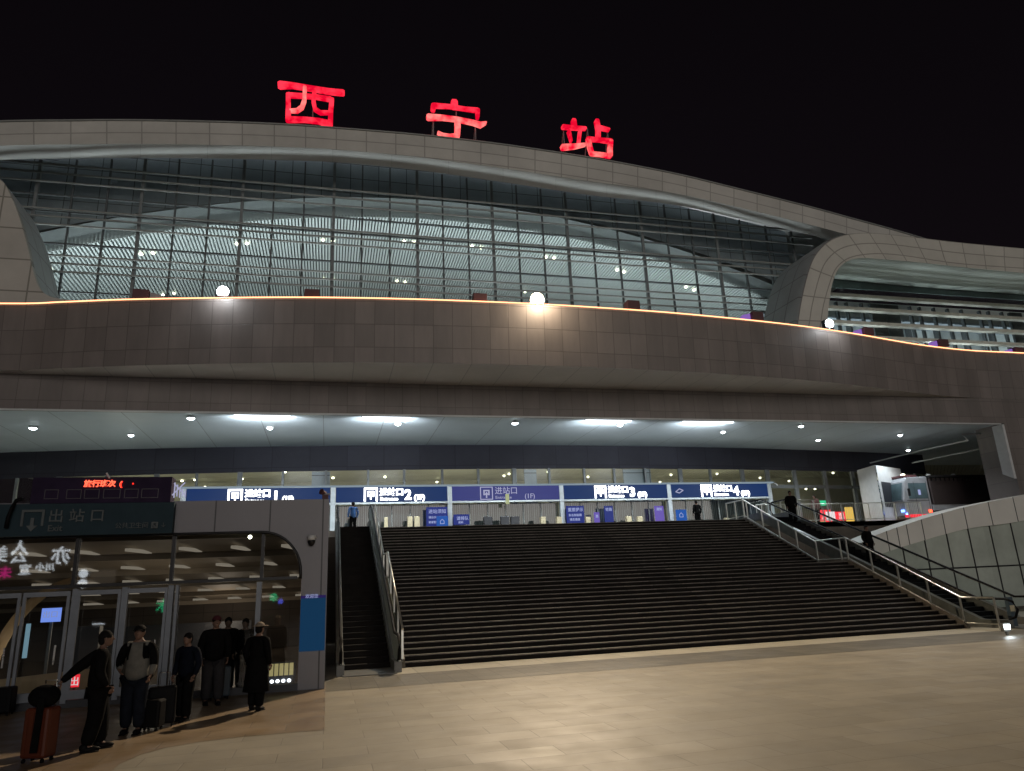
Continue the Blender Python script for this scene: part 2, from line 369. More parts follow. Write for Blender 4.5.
def lamp(kind, name, loc, power, col=(1, 1, 1), parent=None, target=None, **kw):
    l = bpy.data.lights.new(name, kind); l.energy = power; l.color = col
    for k, v in kw.items(): setattr(l, k, v)
    o = bpy.data.objects.new(name, l); C.objects.link(o)
    if parent is not None: o.parent = parent; o.location = Vector(loc)-BASE[parent.name]
    else: o.location = loc
    if target is not None: o.rotation_euler = (Vector(target)-Vector(loc)).to_track_quat('-Z', 'Y').to_euler()
    return o
def text(s_, size, loc, mat, name, parent, extrude=.01, offset=0, face=0, align='LEFT', sx=1, shear=0):
    """lettering standing upright; face=0 reads from -Y, face=pi reads from +Y"""
    c = bpy.data.curves.new('t', 'FONT'); c.body = s_; c.size = size; c.extrude = extrude; c.offset = offset; c.align_x = align; c.resolution_u = 2; c.shear = shear
    o = bpy.data.objects.new('t', c); C.objects.link(o); bpy.context.view_layer.update()
    me = bpy.data.meshes.new_from_object(o.evaluated_get(bpy.context.evaluated_depsgraph_get())); bpy.data.objects.remove(o)
    T = Matrix.Rotation(face, 4, 'Z') @ Matrix.Rotation(R(90), 4, 'X') @ Matrix.Diagonal((sx, 1, 1, 1))
    base = BASE[parent.name] if parent is not None else Vector((0, 0, 0))
    me.transform(Matrix.Translation(Vector(loc)-base) @ T)
    me.materials.clear(); me.materials.append(M[mat]); me.name = name
    o = bpy.data.objects.new(name, me); C.objects.link(o)
    if parent is not None: o.parent = parent
    BASE[o.name] = base
    return o
ORD = ['first', 'second', 'third', 'fourth', 'fifth', 'sixth', 'seventh', 'eighth', 'ninth', 'tenth', 'eleventh', 'twelfth', 'thirteenth', 'fourteenth', 'fifteenth', 'sixteenth', 'seventeenth', 'eighteenth', 'nineteenth', 'twentieth']

# ------------------------------------------------------------------ ground
Y0, XL, XR, TR, LAND, RISE = 22.066, 2.22, 21.83, .341, 1.768, .15
NST = 34; YT = Y0+33*TR+LAND; H = NST*RISE
g = MB()
for a, b, c, d in ((-300, 300, -300, 19.2), (-300, -14, 19.2, 35.1), (0, 300, 19.2, 300), (-300, 0, 46, 300), (-300, -14, 35.1, 46)):
    g.quad((a, c, 0), (b, c, 0), (b, d, 0), (a, d, 0))
g.build('plaza_ground', 'plaza', kind='structure')
z = .004
tp_ = [(0.02, 19.2), (0.02, 12.95)]+[(at(x_, y_, Z=0).x, at(x_, y_, Z=0).y) for x_, y_ in ((285, 733), (240, 737), (200, 742), (165, 748), (140, 755), (120, 764), (108, 774))]+[(-3.2, 10.9), (-4.0, 11.5), (-5.2, 12.1), (-7, 12.6), (-14, 12.9), (-14, 19.2)]
tpm = MB(); tpm.v = [(a_, b_, z) for a_, b_ in tp_]; tpm.face(range(len(tp_))[::-1]); tpm.build('tan_paving', 'tan', kind='structure')
MB().quad((1.7, 20.45, z), (22.6, 20.45, z), (22.6, 22.06, z), (1.7, 22.06, z)).build('pale_border_paving', 'border', kind='structure')
MB().quad((0.02, 17.9, z), (30, 17.9, z), (30, 20.45, z), (0.02, 20.45, z)).build('granite_band_paving', 'band', kind='structure')

# ------------------------------------------------------------------ staircase
st = thing('grand_staircase', 'wide dark granite staircase climbing to the station entrance', 'staircase', (12, Y0, 0))
s = MB()
def nose(n):  # y of riser n (1..34)
    return Y0+(n-1)*TR+(LAND if n > 17 else 0)
for n in range(1, NST+1):
    y = nose(n); zb = (n-1)*RISE; zt = n*RISE
    y2 = nose(n+1) if n < NST else YT+.6
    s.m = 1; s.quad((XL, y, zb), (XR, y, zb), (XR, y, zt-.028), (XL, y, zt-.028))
    s.m = 2; s.quad((XL, y-.006, zt-.028), (XR, y-.006, zt-.028), (XR, y-.006, zt), (XL, y-.006, zt))
    s.quad((XL, y-.006, zt-.028), (XL, y, zt-.028), (XR, y, zt-.028), (XR, y-.006, zt-.028))
    s.m = 0; s.quad((XL, y-.006, zt), (XR, y-.006, zt), (XR, y2, zt), (XL, y2, zt))
s.build('steps', ['tread', 'riser', 'nosing'], st)
for x0, x1 in ((XL-.14, XL), (XR, XR+.14)):
    p = [(Y0-.12, 0), (Y0-.12, .06)]
    p += [(Y0, .24), (nose(17), 17*RISE+.09), (nose(18)-.02, 17*RISE+.09), (YT, H+.09), (YT+.3, H+.09), (YT+.3, 0)]
    MB().prismx(p, x0, x1).build('side_stringer', 'tread', st)

def stair_rail(X, front_ext, label, back_ext):
    t = thing('stair_railing', label, 'railing', (X, Y0, 0))
    hh = 1.05
    path = []
    if front_ext: path.append((X, Y0-front_ext, hh))
    path += [(X, Y0-.05, hh), (X, nose(17), 17*RISE+hh-.05), (X, nose(18), 17*RISE+hh-.05), (X, YT+.1, H+hh), (X, YT+back_ext, H+hh)]
    MB().tube(path, .032, 8).build('handrail', 'rail', t)
    low = [(a, b, c-.86) for a, b, c in path]; mid = [(a, b, c-.52) for a, b, c in path]
    MB().tube(low, .02, 6).build('bottom_rail', 'rail', t)
    def zat(y):
        for (a, b, c), (d, e, f_) in zip(path, path[1:]):
            if b-1e-6 <= y <= e+1e-6: return c+(f_-c)*(y-b)/(e-b)
        return path[-1][2]
    ys = ([Y0-front_ext+.02] if front_ext else [])+[Y0+.02]+[Y0+.02+i*1.36 for i in range(1, 5)]+[nose(18)-1.68, nose(18)-.05]+[nose(18)+i*1.32 for i in range(1, 5)]+[YT+.12]
    if back_ext > .5: ys += [YT+back_ext*.5, YT+back_ext-.03]
    for y in ys:
        zz = zat(y); MB().box(X-.03, X+.03, y-.02, y+.02, zz-(1.04 if y > YT or y < Y0 else 1.02), zz).build('post', 'rail', t)
    for a, b in zip(ys, ys[1:]):
        m = MB(); a2, b2 = a+.05, b-.05; za, zb = zat(a2), zat(b2)
        m.quad((X, a2, za-.84), (X, b2, zb-.84), (X, b2, zb-.06), (X, a2, za-.06)); m.build('glass_pane', 'paneglass', t)
    return t
stair_rail(XL-.07, 0, 'steel handrail with glass panes on the left edge of the staircase', .2)
stair_rail(XR+.07, 1.4, 'steel handrail with glass panes on the right edge of the staircase', 1.9)

# ------------------------------------------------------------------ escalators
def escalator(xa, xb, label, bal, lit):
    t = thing('escalator', label, 'escalator', ((xa+xb)/2, Y0, 0))
    yb, yt_ = 22.2, 34.7; slope = H/(yt_-yb)
    steps = MB(); n = 33; dy = (yt_-yb)/n
    for i in range(n):
        y = yb+i*dy; z0_, z1_ = i*H/n, (i+1)*H/n
        steps.quad((xa+.2, y, z0_), (xb-.2, y, z0_), (xb-.2, y, z1_), (xa+.2, y, z1_)); steps.quad((xa+.2, y, z1_), (xb-.2, y, z1_), (xb-.2, y+dy, z1_), (xa+.2, y+dy, z1_))
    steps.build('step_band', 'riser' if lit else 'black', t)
    MB().box(xa+.15, xb-.15, 20.6, 22.2, .006, .03).build('landing_plate', 'deck', t)
    for side, x in ((-1, xa), (1, xb)):
        x0, x1 = (x, x+.20) if side < 0 else (x-.20, x)
        # skirt / deck following the slope
        p = [(20.9, 0), (20.9, .28), (yb-.2, .28), (yt_, H+.30), (36.2, H+.30), (36.2, H-.1), (yt_+.2, H-.1), (yb+.6, 0)]
        MB().prismx(p, x0, x1).build('deck_skirt', 'deck', t)
        xc = (x0+x1)/2
        q = [(20.75, .30), (20.65, .62), (20.85, .88), (yb-.25, .92), (yt_-.1, H+.92), (36.0, H+.92), (36.2, H+.62), (36.0, H+.31), (yt_, H+.31), (yb-.2, .29)]
        bm_ = MB()
        if bal == 'satin': bm_.prismx(q, xc-.012, xc+.012)
        else: bm_.v = [(xc, a_, b_) for a_, b_ in q]; bm_.face(range(len(q)))
        bm_.build('balustrade', bal, t)
        hr = [(xc, 20.95, .30), (xc, 20.68, .38), (xc, 20.55, .62), (xc, 20.68, .88), (xc, 20.95, .97), (xc, yb-.2, .98), (xc, yt_-.1, H+.98), (xc, 36.0, H+.98), (xc, 36.25, H+.85), (xc, 36.3, H+.6), (xc, 36.1, H+.3)]
        MB().tube(hr, .042, 8).build('handrail', 'black', t)
        MB().tube([(xc, yb-.2, .935), (xc, yt_-.1, H+.935), (xc, 36.0, H+.935)], .022, 6).build('handrail_guide', 'steel', t)
    return t
e1 = escalator(.30, 2.02, 'narrow escalator with steel side panels beside the exit hall', 'satin', True)
e2 = escalator(22.55, 24.35, 'escalator with glass sides on the right of the staircase', 'paneglass', False)

# ------------------------------------------------------------------ platform
p = MB(); p.prismz([(-40, 35.09), (-.2, 35.09), (-.2, 36.4), (2.0, 36.4), (2.0, 35.7), (22.0, 35.7), (22.0, 36.4), (24.5, 36.4), (24.5, 38.25), (41.8, 38.25), (41.8, 64), (-40, 64)], H-.3, H)
p.build('upper_platform', 'floor', kind='structure')
rw = MB()
rw.box(24.6, 46, 38.25, 38.45, 0, H-.002)
rw.build('retaining_wall', 'retain', label='dark brown stone retaining wall below the upper platform railing', cat='wall', loc=(30, 38.25, 0))
rw2 = MB(); rw2.box(-40, -.15, 35.1, 35.3, 0, H-.3); rw2.box(-.15, 2.0, 36.4, 36.6, 0, H-.3); rw2.box(22.0, 24.6, 36.4, 36.6, 0, H-.3)
rw2.build('retaining_wall', 'retain', label='stone retaining wall below the platform behind the exit hall', cat='wall', loc=(-10, 35.1, 0))
t = thing('platform_railing', 'steel railing along the upper platform edge right of the stairs', 'railing', (30, 38.3, H))
MB().tube([(24.7, 38.35, H+1.1), (36.5, 38.35, H+1.1)], .028).build('handrail', 'rail', t)
MB().tube([(24.7, 38.35, H+.12), (36.5, 38.35, H+.12)], .02).build('bottom_rail', 'rail', t)
for i in range(13):
    x = 24.7+i*.983; MB().box(x-.025, x+.025, 38.33, 38.37, H, H+1.1).build('post', 'rail', t)
m = MB()
for i in range(94):
    x = 24.8+i*.125; m.box(x-.006, x+.006, 38.345, 38.355, H+.12, H+1.08)
m.build('infill_bars', 'rail', t)
# second railing run set back behind the escalator head
t = thing('platform_railing', 'short sloping steel railing at the head of the right escalator', 'railing', (25.2, 37, H))
MB().tube([(24.9, 33.2, H+.75), (24.9, 36.2, H+1.1), (24.9, 38.2, H+1.1)], .028).build('handrail', 'rail', t)
for y, zz in ((33.3, H-.5), (34.7, H-.1), (36.2, H), (38.1, H)): MB().box(24.87, 24.93, y-.02, y+.02, zz, H+1.1 if y > 36 else H+.75+(y-33.2)*.117).build('post', 'rail', t)

# ------------------------------------------------------------------ STATION
sta = thing('station_building', 'large curved station building with pale roof band and glazed upper hall', 'station', (12, 50, 0))
# roof fascia: top and bottom curves taken at Y=46
tp = [(0, 122), (67, 121), (135, 120.7), (229, 122.6), (290, 125.2), (340, 128.7), (417, 135), (492, 143.5), (545, 151), (593, 158.5), (640, 167), (684, 176), (735, 188.5), (785, 201), (820, 210), (852.6, 219), (900, 232), (960, 250)]
bt = [(0, 160), (67, 158.6), (135, 157.8), (229, 158.7), (290, 160.3), (340, 162.5), (417, 170), (492, 180.5), (545, 188.5), (593, 195.5), (640, 200.5), (684, 206.5), (735, 217.5), (785, 229), (820, 237.5), (852.6, 246), (900, 258), (960, 272)]
T = [at(x, y, 46) for x, y in tp]; Bm = [at(x, y, 46) for x, y in bt]
T.insert(0, Vector((-45, 46, 26.5))); Bm.insert(0, Vector((-45, 46, 23.5)))
T.insert(1, Vector((-30, 46, 30.5))); Bm.insert(1, Vector((-30, 46, 27.6)))
def smooth(P, k=6):
    out = []
    for i in range(len(P)-1):
        p0, p1, p2, p3 = P[max(i-1, 0)], P[i], P[i+1], P[min(i+2, len(P)-1)]
        for j in range(k):
            u = j/k; out.append(.5*((2*p1)+(p2-p0)*u+(2*p0-5*p1+4*p2-p3)*u*u+(3*p1-p0-3*p2+p3)*u**3))
    return out+[P[-1]]
Ts = smooth(T); Bs = smooth(Bm)
Mid = [a+(b-a)*.63 for a, b in zip(Ts, Bs)]
k_ = 49.6/46
Back = [Vector((b.x*k_, 49.6, EYE+(b.z-EYE)*k_)) for b in Bs]
m = MB(); m.s = True
m.sheet([[(p.x, 46, p.z) for p in Ts], [(p.x, 46, p.z) for p in Mid]])
m.build('roof_fascia', 'fascia', sta)
def lerp(a, b, t): return a+(b-a)*t
KL = 47.2/46
Lip = [Vector((b.x*KL, 47.2, EYE+(b.z-EYE)*KL)) for b in Bs]
m = MB(); m.s = True; rows = []
for q in range(6):
    u_ = q/5; e = 0
    rows.append([(lerp(a.x, b.x, u_), lerp(46, 47.2, u_)-e, lerp(a.z, b.z, u_)-e*.5) for a, b in zip(Mid, Lip)])
m.sheet(rows); m.build('fascia_underside', 'under', sta)
m = MB(); m.sheet([[(p.x, 47.2, p.z) for p in Lip], [(p.x, 49.6, p.z+.12) for p in Back]]); m.build('eaves_soffit', 'slatback', sta)
m = MB(); m.s = True
m.sheet([[(p.x, 46.0, p.z) for p in Ts], [(p.x, 46.35, p.z+.28) for p in Ts], [(p.x, 56, p.z+3.5) for p in Ts], [(p.x, 90, p.z+1) for p in Ts]])
m.build('roof', 'under', sta)
MB().tube([(p.x, 45.97, p.z+.03) for p in Ts], .07, 6).build('roof_edge_trim', 'louvre', sta)
# curtain wall glass
topz = lambda X: next((lerp(a.z, b.z, (X-a.x)/(b.x-a.x)) for a, b in zip(Back, Back[1:]) if a.x <= X <= b.x), 30)
topT = lambda X: next((lerp(a.z, b.z, (X-a.x)/(b.x-a.x)) for a, b in zip(Ts, Ts[1:]) if a.x <= X <= b.x), 30)
GX0, GX1 = -26, 41
xs = [GX0+i*(GX1-GX0)/60 for i in range(61)]
m = MB(); m.sheet([[(x, 50, 14.5) for x in xs], [(x, 50, topz(x)+.1) for x in xs]])
cw = m.build('curtain_glass', 'clearglass', sta)
thick = [-19.9, -13.35, -6.69, -.22, 6.04, 12.0, 18.2, 24.8, 31.7, 39.2]
for i, x in enumerate(thick):
    MB().box(x-.10, x+.10, 49.70, 49.94, 14.5, topz(x)).build('thick_mullion', 'greysteel', cw)
    if i < len(thick)-1:
        for k in (1, 2):
            xx = lerp(x, thick[i+1], k/3); MB().box(xx-.055, xx+.055, 49.74, 49.93, 14.5, topz(xx)).build('mullion', 'darkmull', cw)
def hz(z52): return EYE+(z52-EYE)*49.7/52
for zz in (20.6, 22.0, 23.2, 26.82, 29.3, 30.6):
    MB().box(GX0, GX1, 49.76, 49.92, hz(zz)-.05, hz(zz)+.05).build('transom', 'darkmull', cw)
# louvre bars in threes on the outside
for zc in (20.9, 24.5, 28.05, 31.9):
    for k, dz in enumerate((0, .62, 1.22) if zc < 31 else (0, .62, 1.3)):
        zz = hz(zc+dz)*1.0
        if zc > 31: zz = EYE+(31.75-.05+k*.72-EYE)*49.2/52
        MB().box(GX0, GX1, 49.35, 49.5, zz-.045, zz+.05).build('louvre_bar', 'louvre', cw)
# fixings of louvres to thick mullions
# gable wall with arch, inner vault
arc = lambda X: 32.55-.0061*(X-9)**2
vau = lambda X: 32.1-.00606*(X-9)**2
xs = [-24+i for i in range(65)]
MB().sheet([[(x, 51.5, arc(x)) for x in xs], [(x, 51.5, max(topT(x)+1.0, arc(x)+.1)) for x in xs]]).build('gable_wall', 'gable', sta)
MB().sheet([[(x, 54.0, vau(x)) for x in xs], [(x, 54.0, arc(x)+1.4) for x in xs]]).build('inner_bulkhead', 'hallwall', sta)
m = MB(); m.m = 1
m.sheet([[(x, 54.0, vau(x)+.35) for x in xs], [(x, 86, vau(x)+.35) for x in xs]])
m.m = 0
for i in range(250):
    x = -23.5+i*.255; zz = vau(x)
    m.box(x-.075, x+.075, 53.9, 86, zz, zz+.2)
m.build('slatted_ceiling', ['slat', 'slatback'], sta)
for y in (60, 67, 74):
    m = MB(); m.sheet([[(x, y-.3, vau(x)-.02) for x in xs], [(x, y+.3, vau(x)-.02) for x in xs]])
m = MB(); m.box(-24, 41, 86, 86.3, 15, 28); m.build('hall_end_wall', 'hallwall', sta)
MB().box(-24, -23.8, 50.5, 86, 15, 27).build('hall_side_wall', 'hallwall', sta); MB().box(40.8, 41, 50.5, 86, 15, 27).build('hall_side_wall', 'hallwall', sta)
MB().box(-24, 41, 50.1, 86, 14.2, 14.5).build('hall_floor', 'floor', sta)
# tree-like steel ribs inside the hall, seen crossing the slats
for x in (-13.3, -.2, 12, 24.8, 36):
    pass
# ------------- parapet (plan curve) over a soffit and lintel
pc = [(-45, 36.2), (-22, 36.1), (-14.68, 35.55), (-12.1, 35.0), (-9.9, 34.45), (-6.9, 33.85), (-1.8, 33.0), (3.0, 32.5), (8.5, 32.24), (13, 32.25), (17.8, 32.45), (24.3, 33.1), (29.5, 34.0), (35.3, 35.3), (39.9, 35.95), (44.5, 36.0), (60, 36.0), (80, 36.0)]
PC = [Vector((a, b, 0)) for a, b in pc]; PS = smooth(PC, 5)
ZB, ZT = 12.5, 15.62
m = MB(); m.s = True
m.sheet([[(p.x, p.y-.02, ZB) for p in PS], [(p.x, p.y-.10, ZB+1.2) for p in PS], [(p.x, p.y-.25, ZT) for p in PS]])
m.build('parapet', 'brown', sta)
m = MB(); m.sheet([[(p.x, p.y-.25, ZT) for p in PS], [(p.x, p.y+.35, ZT+.02) for p in PS], [(p.x, p.y+.35, ZT-1.1) for p in PS], [(p.x, 50.1, ZT-1.1) for p in PS]])
m.build('parapet_coping', 'brown_low', sta)
m = MB(); m.sheet([[(p.x, p.y-.02, ZB) for p in PS], [(p.x, 36.25, ZB) for p in PS]])
m.build('cove_soffit', 'cove', sta)
# lintel and side walls
m = MB(); m.box(-45, 41.9, 36, 36.5, 10.87, ZB-.004); m.build('lintel', 'brown_low', sta)
m = MB(); m.box(41.9, 80, 36, 38.2, 0, ZB-.004); m.build('side_wall', 'brown_low', sta)
MB().prismx([(36.0, 7.3), (36.0, 10.8), (36.75, 10.8), (36.75, 7.7)], 41.72, 41.89).build('reveal_panel', 'white', sta)
MB().box(-45, 41.7, 36.02, 36.1, 10.80, 10.868).build('lintel_edge_trim', 'white', sta)
# canopy ceiling
MB().quad((-45, 36.5, 10.9), (60, 36.5, 10.9), (60, 52, 10.9), (-45, 52, 10.9)).build('canopy_ceiling', 'ceil', sta)
# back wall curve
bw = lambda X: 44.0+.0030*(X-13)**2
xs = [-32+i*.73 for i in range(108)]
m = MB(); m.s = True; m.sheet([[(x, bw(x), 9.35) for x in xs], [(x, bw(x), 10.9) for x in xs]]); m.build('back_wall_band', 'darkband', sta)
m = MB(); m.s = True; m.sheet([[(x, bw(x)+.05, H) for x in xs], [(x, bw(x)+.05, 9.35) for x in xs]]); bwg = m.build('entrance_glazing', 'clearglass', sta)
mx_px = [18, 60, 108, 157, 197, 240, 283, 326, 368, 404, 442, 478, 514, 549, 584, 614, 645, 680, 710, 742, 767, 794, 824, 852, 885, 915, 945]
for i, px in enumerate(mx_px):
    Yg = 45
    for _ in range(6): q_ = at(px, 478, Yg); Yg = bw(q_.x)
    wd = .14 if i in (1, 2, 3, 5, 12, 17, 19, 20, 21, 22, 23, 25) else .07
    MB().box(q_.x-wd, q_.x+wd, Yg-.16, Yg+.02, H, 9.36).build('mullion', 'greysteel', bwg)
m = MB(); xs2 = [x for x in xs if x > 27.5]
m.sheet([[(x, bw(x)-.1, 8.05) for x in xs2], [(x, bw(x)-.1, 8.3) for x in xs2]]); m.build('transom', 'greysteel', bwg)
m = MB(); m.box(-21, -20, 40, 50, H, 10.9); m.build('canopy_side_wall', 'white', sta)
# dark glass bays in the clerestory
for a, b in ((312, 330), (618, 645), (520, 532)):
    A, B_ = at(a, 478, 45.2), at(b, 478, 45.2)
    Yc = bw((A.x+B_.x)/2)
    MB().box(A.x, B_.x, Yc+.1, Yc+.2, H, 9.34).build('dark_pane', 'gable', bwg)
# hall behind the glazing: floor, slatted ceiling, back wall
m = MB(); m.m = 1; m.quad((-22, 46, 11.6), (60, 46, 11.6), (60, 63, 11.6), (-22, 63, 11.6)); m.m = 0
for i in range(230):
    x = -34+i*.42; m.bar((x, 47, 11.5), (x+15, 63, 11.5), .26, .08)
m.build('concourse_ceiling', ['concwall', 'darkmull'], sta)
MB().box(-22, 60, 63, 63.3, H, 11.6).build('concourse_back_wall', 'concwall', sta)
MB().box(-13, 39, 46.6, 46.75, 10.7, 11.7).build('concourse_bulkhead', 'concwall', sta)

# ------------- right portal
def ring(pts, Y): return [at(x, y, Y) for x, y in pts]
of_ = smooth(ring([(793, 345), (797.5, 325), (801, 303), (807.5, 275), (815, 256), (828, 242), (845, 235), (868, 233), (900, 235.5), (960, 242.5), (1024, 248.5)], 42), 4)
inn = smooth(ring([(826, 345), (827, 326), (829, 305), (832.5, 283), (838.5, 269), (848, 261), (862, 258), (885, 259.5), (915, 262), (965, 267.5), (1024, 273)], 42), 4)
ext = Vector((75, 42, of_[-1].z)); of_.append(ext); inn.append(Vector((75, 42, inn[-1].z)))
pr_ = thing  # alias not used
m = MB(); m.s = True
m.sheet([[tuple(p) for p in of_], [tuple(p) for p in inn]])
po = m.build('portal_frame', 'portal', sta)
m = MB(); m.s = True
m.sheet([[tuple(p) for p in of_], [(p.x-.12, 42.3, p.z+.12) for p in of_], [(p.x-.2, 46.6, p.z+.15) for p in of_]]); m.build('portal_outer_side', 'portal_side', po)
m = MB(); m.s = True
m.sheet([[tuple(p) for p in inn], [(p.x, 49.6, p.z+1.85*min(1, max(0, (p.z-21)/3.6))) for p in inn]]); m.build('portal_soffit', 'soffit', po)
m = MB(); m.box(37, 75, 49.6, 49.7, 26.25, 27.3); m.build('dark_transom', 'transom', po)
for zz in (24.95, 23.75, 22.45, 21.2, 20.0):
    MB().box(36.5, 75, 48.2, 48.7, zz-.14, zz+.14).build('louvre_bar', 'palebar', po)
MB().quad((36.9, 49.65, 14.5), (75, 49.65, 14.5), (75, 49.65, 26.24), (36.9, 49.65, 26.24)).build('portal_glass', 'clearglass', po)
for i in range(22):
    x = 37.6+i*1.55+(.5 if i % 5 == 3 else 0); wd = .7 if i in (6, 7, 16) else .09
    MB().box(x-wd, x+wd, 49.8, 50.1, 14.5, 25).build('mullion', 'darkmull', po)
MB().box(41.0, 75, 54, 54.3, 14.5, 27).build('portal_inner_wall', 'hallwall', po)
for i in range(8):
    x = 40+i*3.3; MB().box(x, x+.5, 53.4, 53.7, 14.5, 25).build('inner_post', 'darkmull', po)
MB().box(36.8, 75, 52, 54, 24.4, 24.6).build('portal_inner_shelf', 'gable', po)

# ------------- left portal sweeping foot
L1 = smooth(ring([(-30, 160), (0, 179), (8, 190), (16, 208), (22, 226), (28, 248), (33, 270), (39, 287), (48, 295.5), (62, 299), (80, 300.5)], 42), 4)
L1 += [Vector((L1[-1].x, 42, 13.5)), Vector((-40, 42, 13.5)), Vector((-40, 42, L1[0].z))]
m = MB(); m.prism([(p.x, p.z) for p in L1], 42, 42.4); lp = m.build('left_portal_frame', 'portal_front', sta)
m = MB(); m.s = True
m.sheet([[(p.x, 42.4, p.z) for p in L1[:-3]], [(p.x, 46.3, p.z) for p in L1[:-3]]]); m.build('portal_outer_side', 'portal_side', lp)

# ------------- LED line on the parapet
m = MB(); m.tube([(p.x, p.y-.28, ZT+.02) for p in PS[2:-1]], .030, 6)
m.build('led_line', 'orange', label='glowing orange light line running along the parapet top', cat='light line', loc=(8, 32, ZT))

# ------------- floodlights on the parapet
def flood(px, py, label, lens, power, col):
    P = at(px, py, Z=ZT+.52)
    t = thing('floodlight', label, 'floodlight', (P.x, P.y, ZT), 'lit floodlights on the parapet')
    MB().box(P.x-.3, P.x+.3, P.y-.02, P.y+.28, ZT+.25, ZT+.78).build('housing', 'blackmetal', t, bevel=.03)
    m = MB(); m.tube([(P.x, P.y-.03, P.z), (P.x, P.y-.055, P.z-.005)], .36 if lens == 'warm' else .27, 16); m.build('lens', lens, t)
    MB().bar((P.x-.34, P.y+.13, ZT), (P.x-.34, P.y+.13, ZT+.6), .04).build('bracket', 'blackmetal', t)
    MB().bar((P.x+.34, P.y+.13, ZT), (P.x+.34, P.y+.13, ZT+.6), .04).build('bracket', 'blackmetal', t)
    MB().bar((P.x, P.y+.1, ZT+.05), (P.x, P.y+.1, ZT+.3), .08).build('stem', 'blackmetal', t)
    lamp('POINT', 'flood_spill', (P.x, P.y-(1.5 if lens == 'warm' else 1.1), P.z-.3), 380 if lens == 'warm' else 90, col, t, shadow_soft_size=.02)
    lamp('SPOT', 'flood_beam', (P.x, P.y-.45, P.z-.05), power, col, t, (P.x*.75, P.y-26, -2) if px < 800 else (P.x+4, P.y-22, -2), spot_size=R(140 if px < 800 else 95), spot_blend=.9, shadow_soft_size=.2)
flood(223, 292, 'cool white floodlight glaring on the left of the parapet', 'cool', 350, (.9, .96, 1))
flood(537, 300, 'warm floodlight glaring at the middle of the parapet', 'warm', 23000, (1, .80, .56))
flood(829, 324, 'cool white floodlight glaring beside the right portal', 'cool', 4500, (.92, .97, 1))
for i, (px, py) in enumerate([(141, 293), (312, 293), (480, 297), (633, 304), (757, 315), (868, 330.5), (943, 342), (1018, 350)]):
    P = at(px, py, Z=ZT+.35)
    lab = 'dark red lamp box on the parapet, %s from the left' % ORD[i]
    t = thing('lamp_box', lab, 'lamp box', (P.x, P.y, ZT), 'lamp boxes on the parapet')
    MB().box(P.x-.34, P.x+.34, P.y-.1, P.y+.4, ZT+.05, ZT+.52).build('housing', 'boxred', t, bevel=.02)
    if i >= 4 or i == 0:
        s_ = 1 if i == 0 else -1
        MB().prism([(P.x+s_*.36, ZT+.1), (P.x+s_*1.0, ZT+.1), (P.x+s_*.8, ZT+.36), (P.x+s_*.36, ZT+.46)], P.y+.1, P.y+.3).build('violet_lens', 'violet' if i >= 4 else 'portal_side', t)

# ------------- canopy lamps
for i, (px, py) in enumerate([(33, 428), (131, 435), (191, 418), (270, 428), (398, 424), (515, 423), (620, 425), (723, 432), (801, 426), (818, 440), (900, 435), (908, 450)]):
    P = at(px, py, Z=10.82)
    t = thing('downlight', 'round white downlight in the canopy ceiling, %s from the left' % ORD[i], 'downlight', (P.x, P.y, 10.87), 'downlights in the canopy ceiling')
    MB().tube([(P.x, P.y, 10.89), (P.x, P.y, 10.80)], .20, 14).build('rim', 'white', t)
    r_ = .17 if i in (0, 2, 5) else .13
    MB().ball((P.x, P.y, 10.80), r_, r_, .07, 12, 4, -1, 0).build('lens', 'cool', t)
    lamp('SPOT', 'downlight_beam', (P.x, P.y, 10.66), 700, (.85, .95, 1), t, (P.x, P.y, 0), spot_size=R(130), spot_blend=.6, shadow_soft_size=.15)
for i, (a, b, c) in enumerate([(232, 290, 413.6), (362, 412, 415.8), (587, 635, 419.4), (685, 738, 421)]):
    P, Q = at(a, c, Z=10.80), at(b, c, Z=10.80)
    t = thing('strip_light', 'long white strip light under the canopy edge, %s from the left' % ORD[i], 'strip light', ((P.x+Q.x)/2, 36.6, 10.8), 'strip lights under the canopy edge')
    MB().box(P.x, Q.x, 36.52, 36.72, 10.84, 10.895).build('housing', 'white', t)
    MB().box(P.x+.03, Q.x-.03, 36.54, 36.70, 10.80, 10.838).build('lens', 'strip', t)
    lamp('AREA', 'strip_beam', ((P.x+Q.x)/2, 36.8, 10.3), 130, (.86, .94, 1), t, ((P.x+Q.x)/2, 40.6, 11.5), shape='RECTANGLE', size=2.8, size_y=.12, spread=R(165))
# conduit pipes hung under the canopy on the right
t = thing('suspended_pipe', 'thin white pipe slung under the canopy with a bent bracket', 'pipe', (40, 40, 10.3))
A = at(870, 463, 44.5); B_ = at(968, 440.5, 38.2); D = at(962, 434.5, 38.4); E_ = at(992, 433, 37.5)
MB().tube([A, at(925, 449.5, 41.2), B_], .05).build('pipe', 'white', t)
MB().tube([B_, D, E_], .045).build('bracket', 'white', t)
t = thing('suspended_pipe', 'lower straight white pipe slung below the bent one under the canopy', 'pipe', (41, 40, 9.8))
MB().tube([at(912, 463, 43), at(990, 447, 38.2)], .045).build('pipe', 'white', t)
MB().tube([at(990, 447, 38.2), at(989, 437, 38.2)], .06).build('bracket', 'white', t)

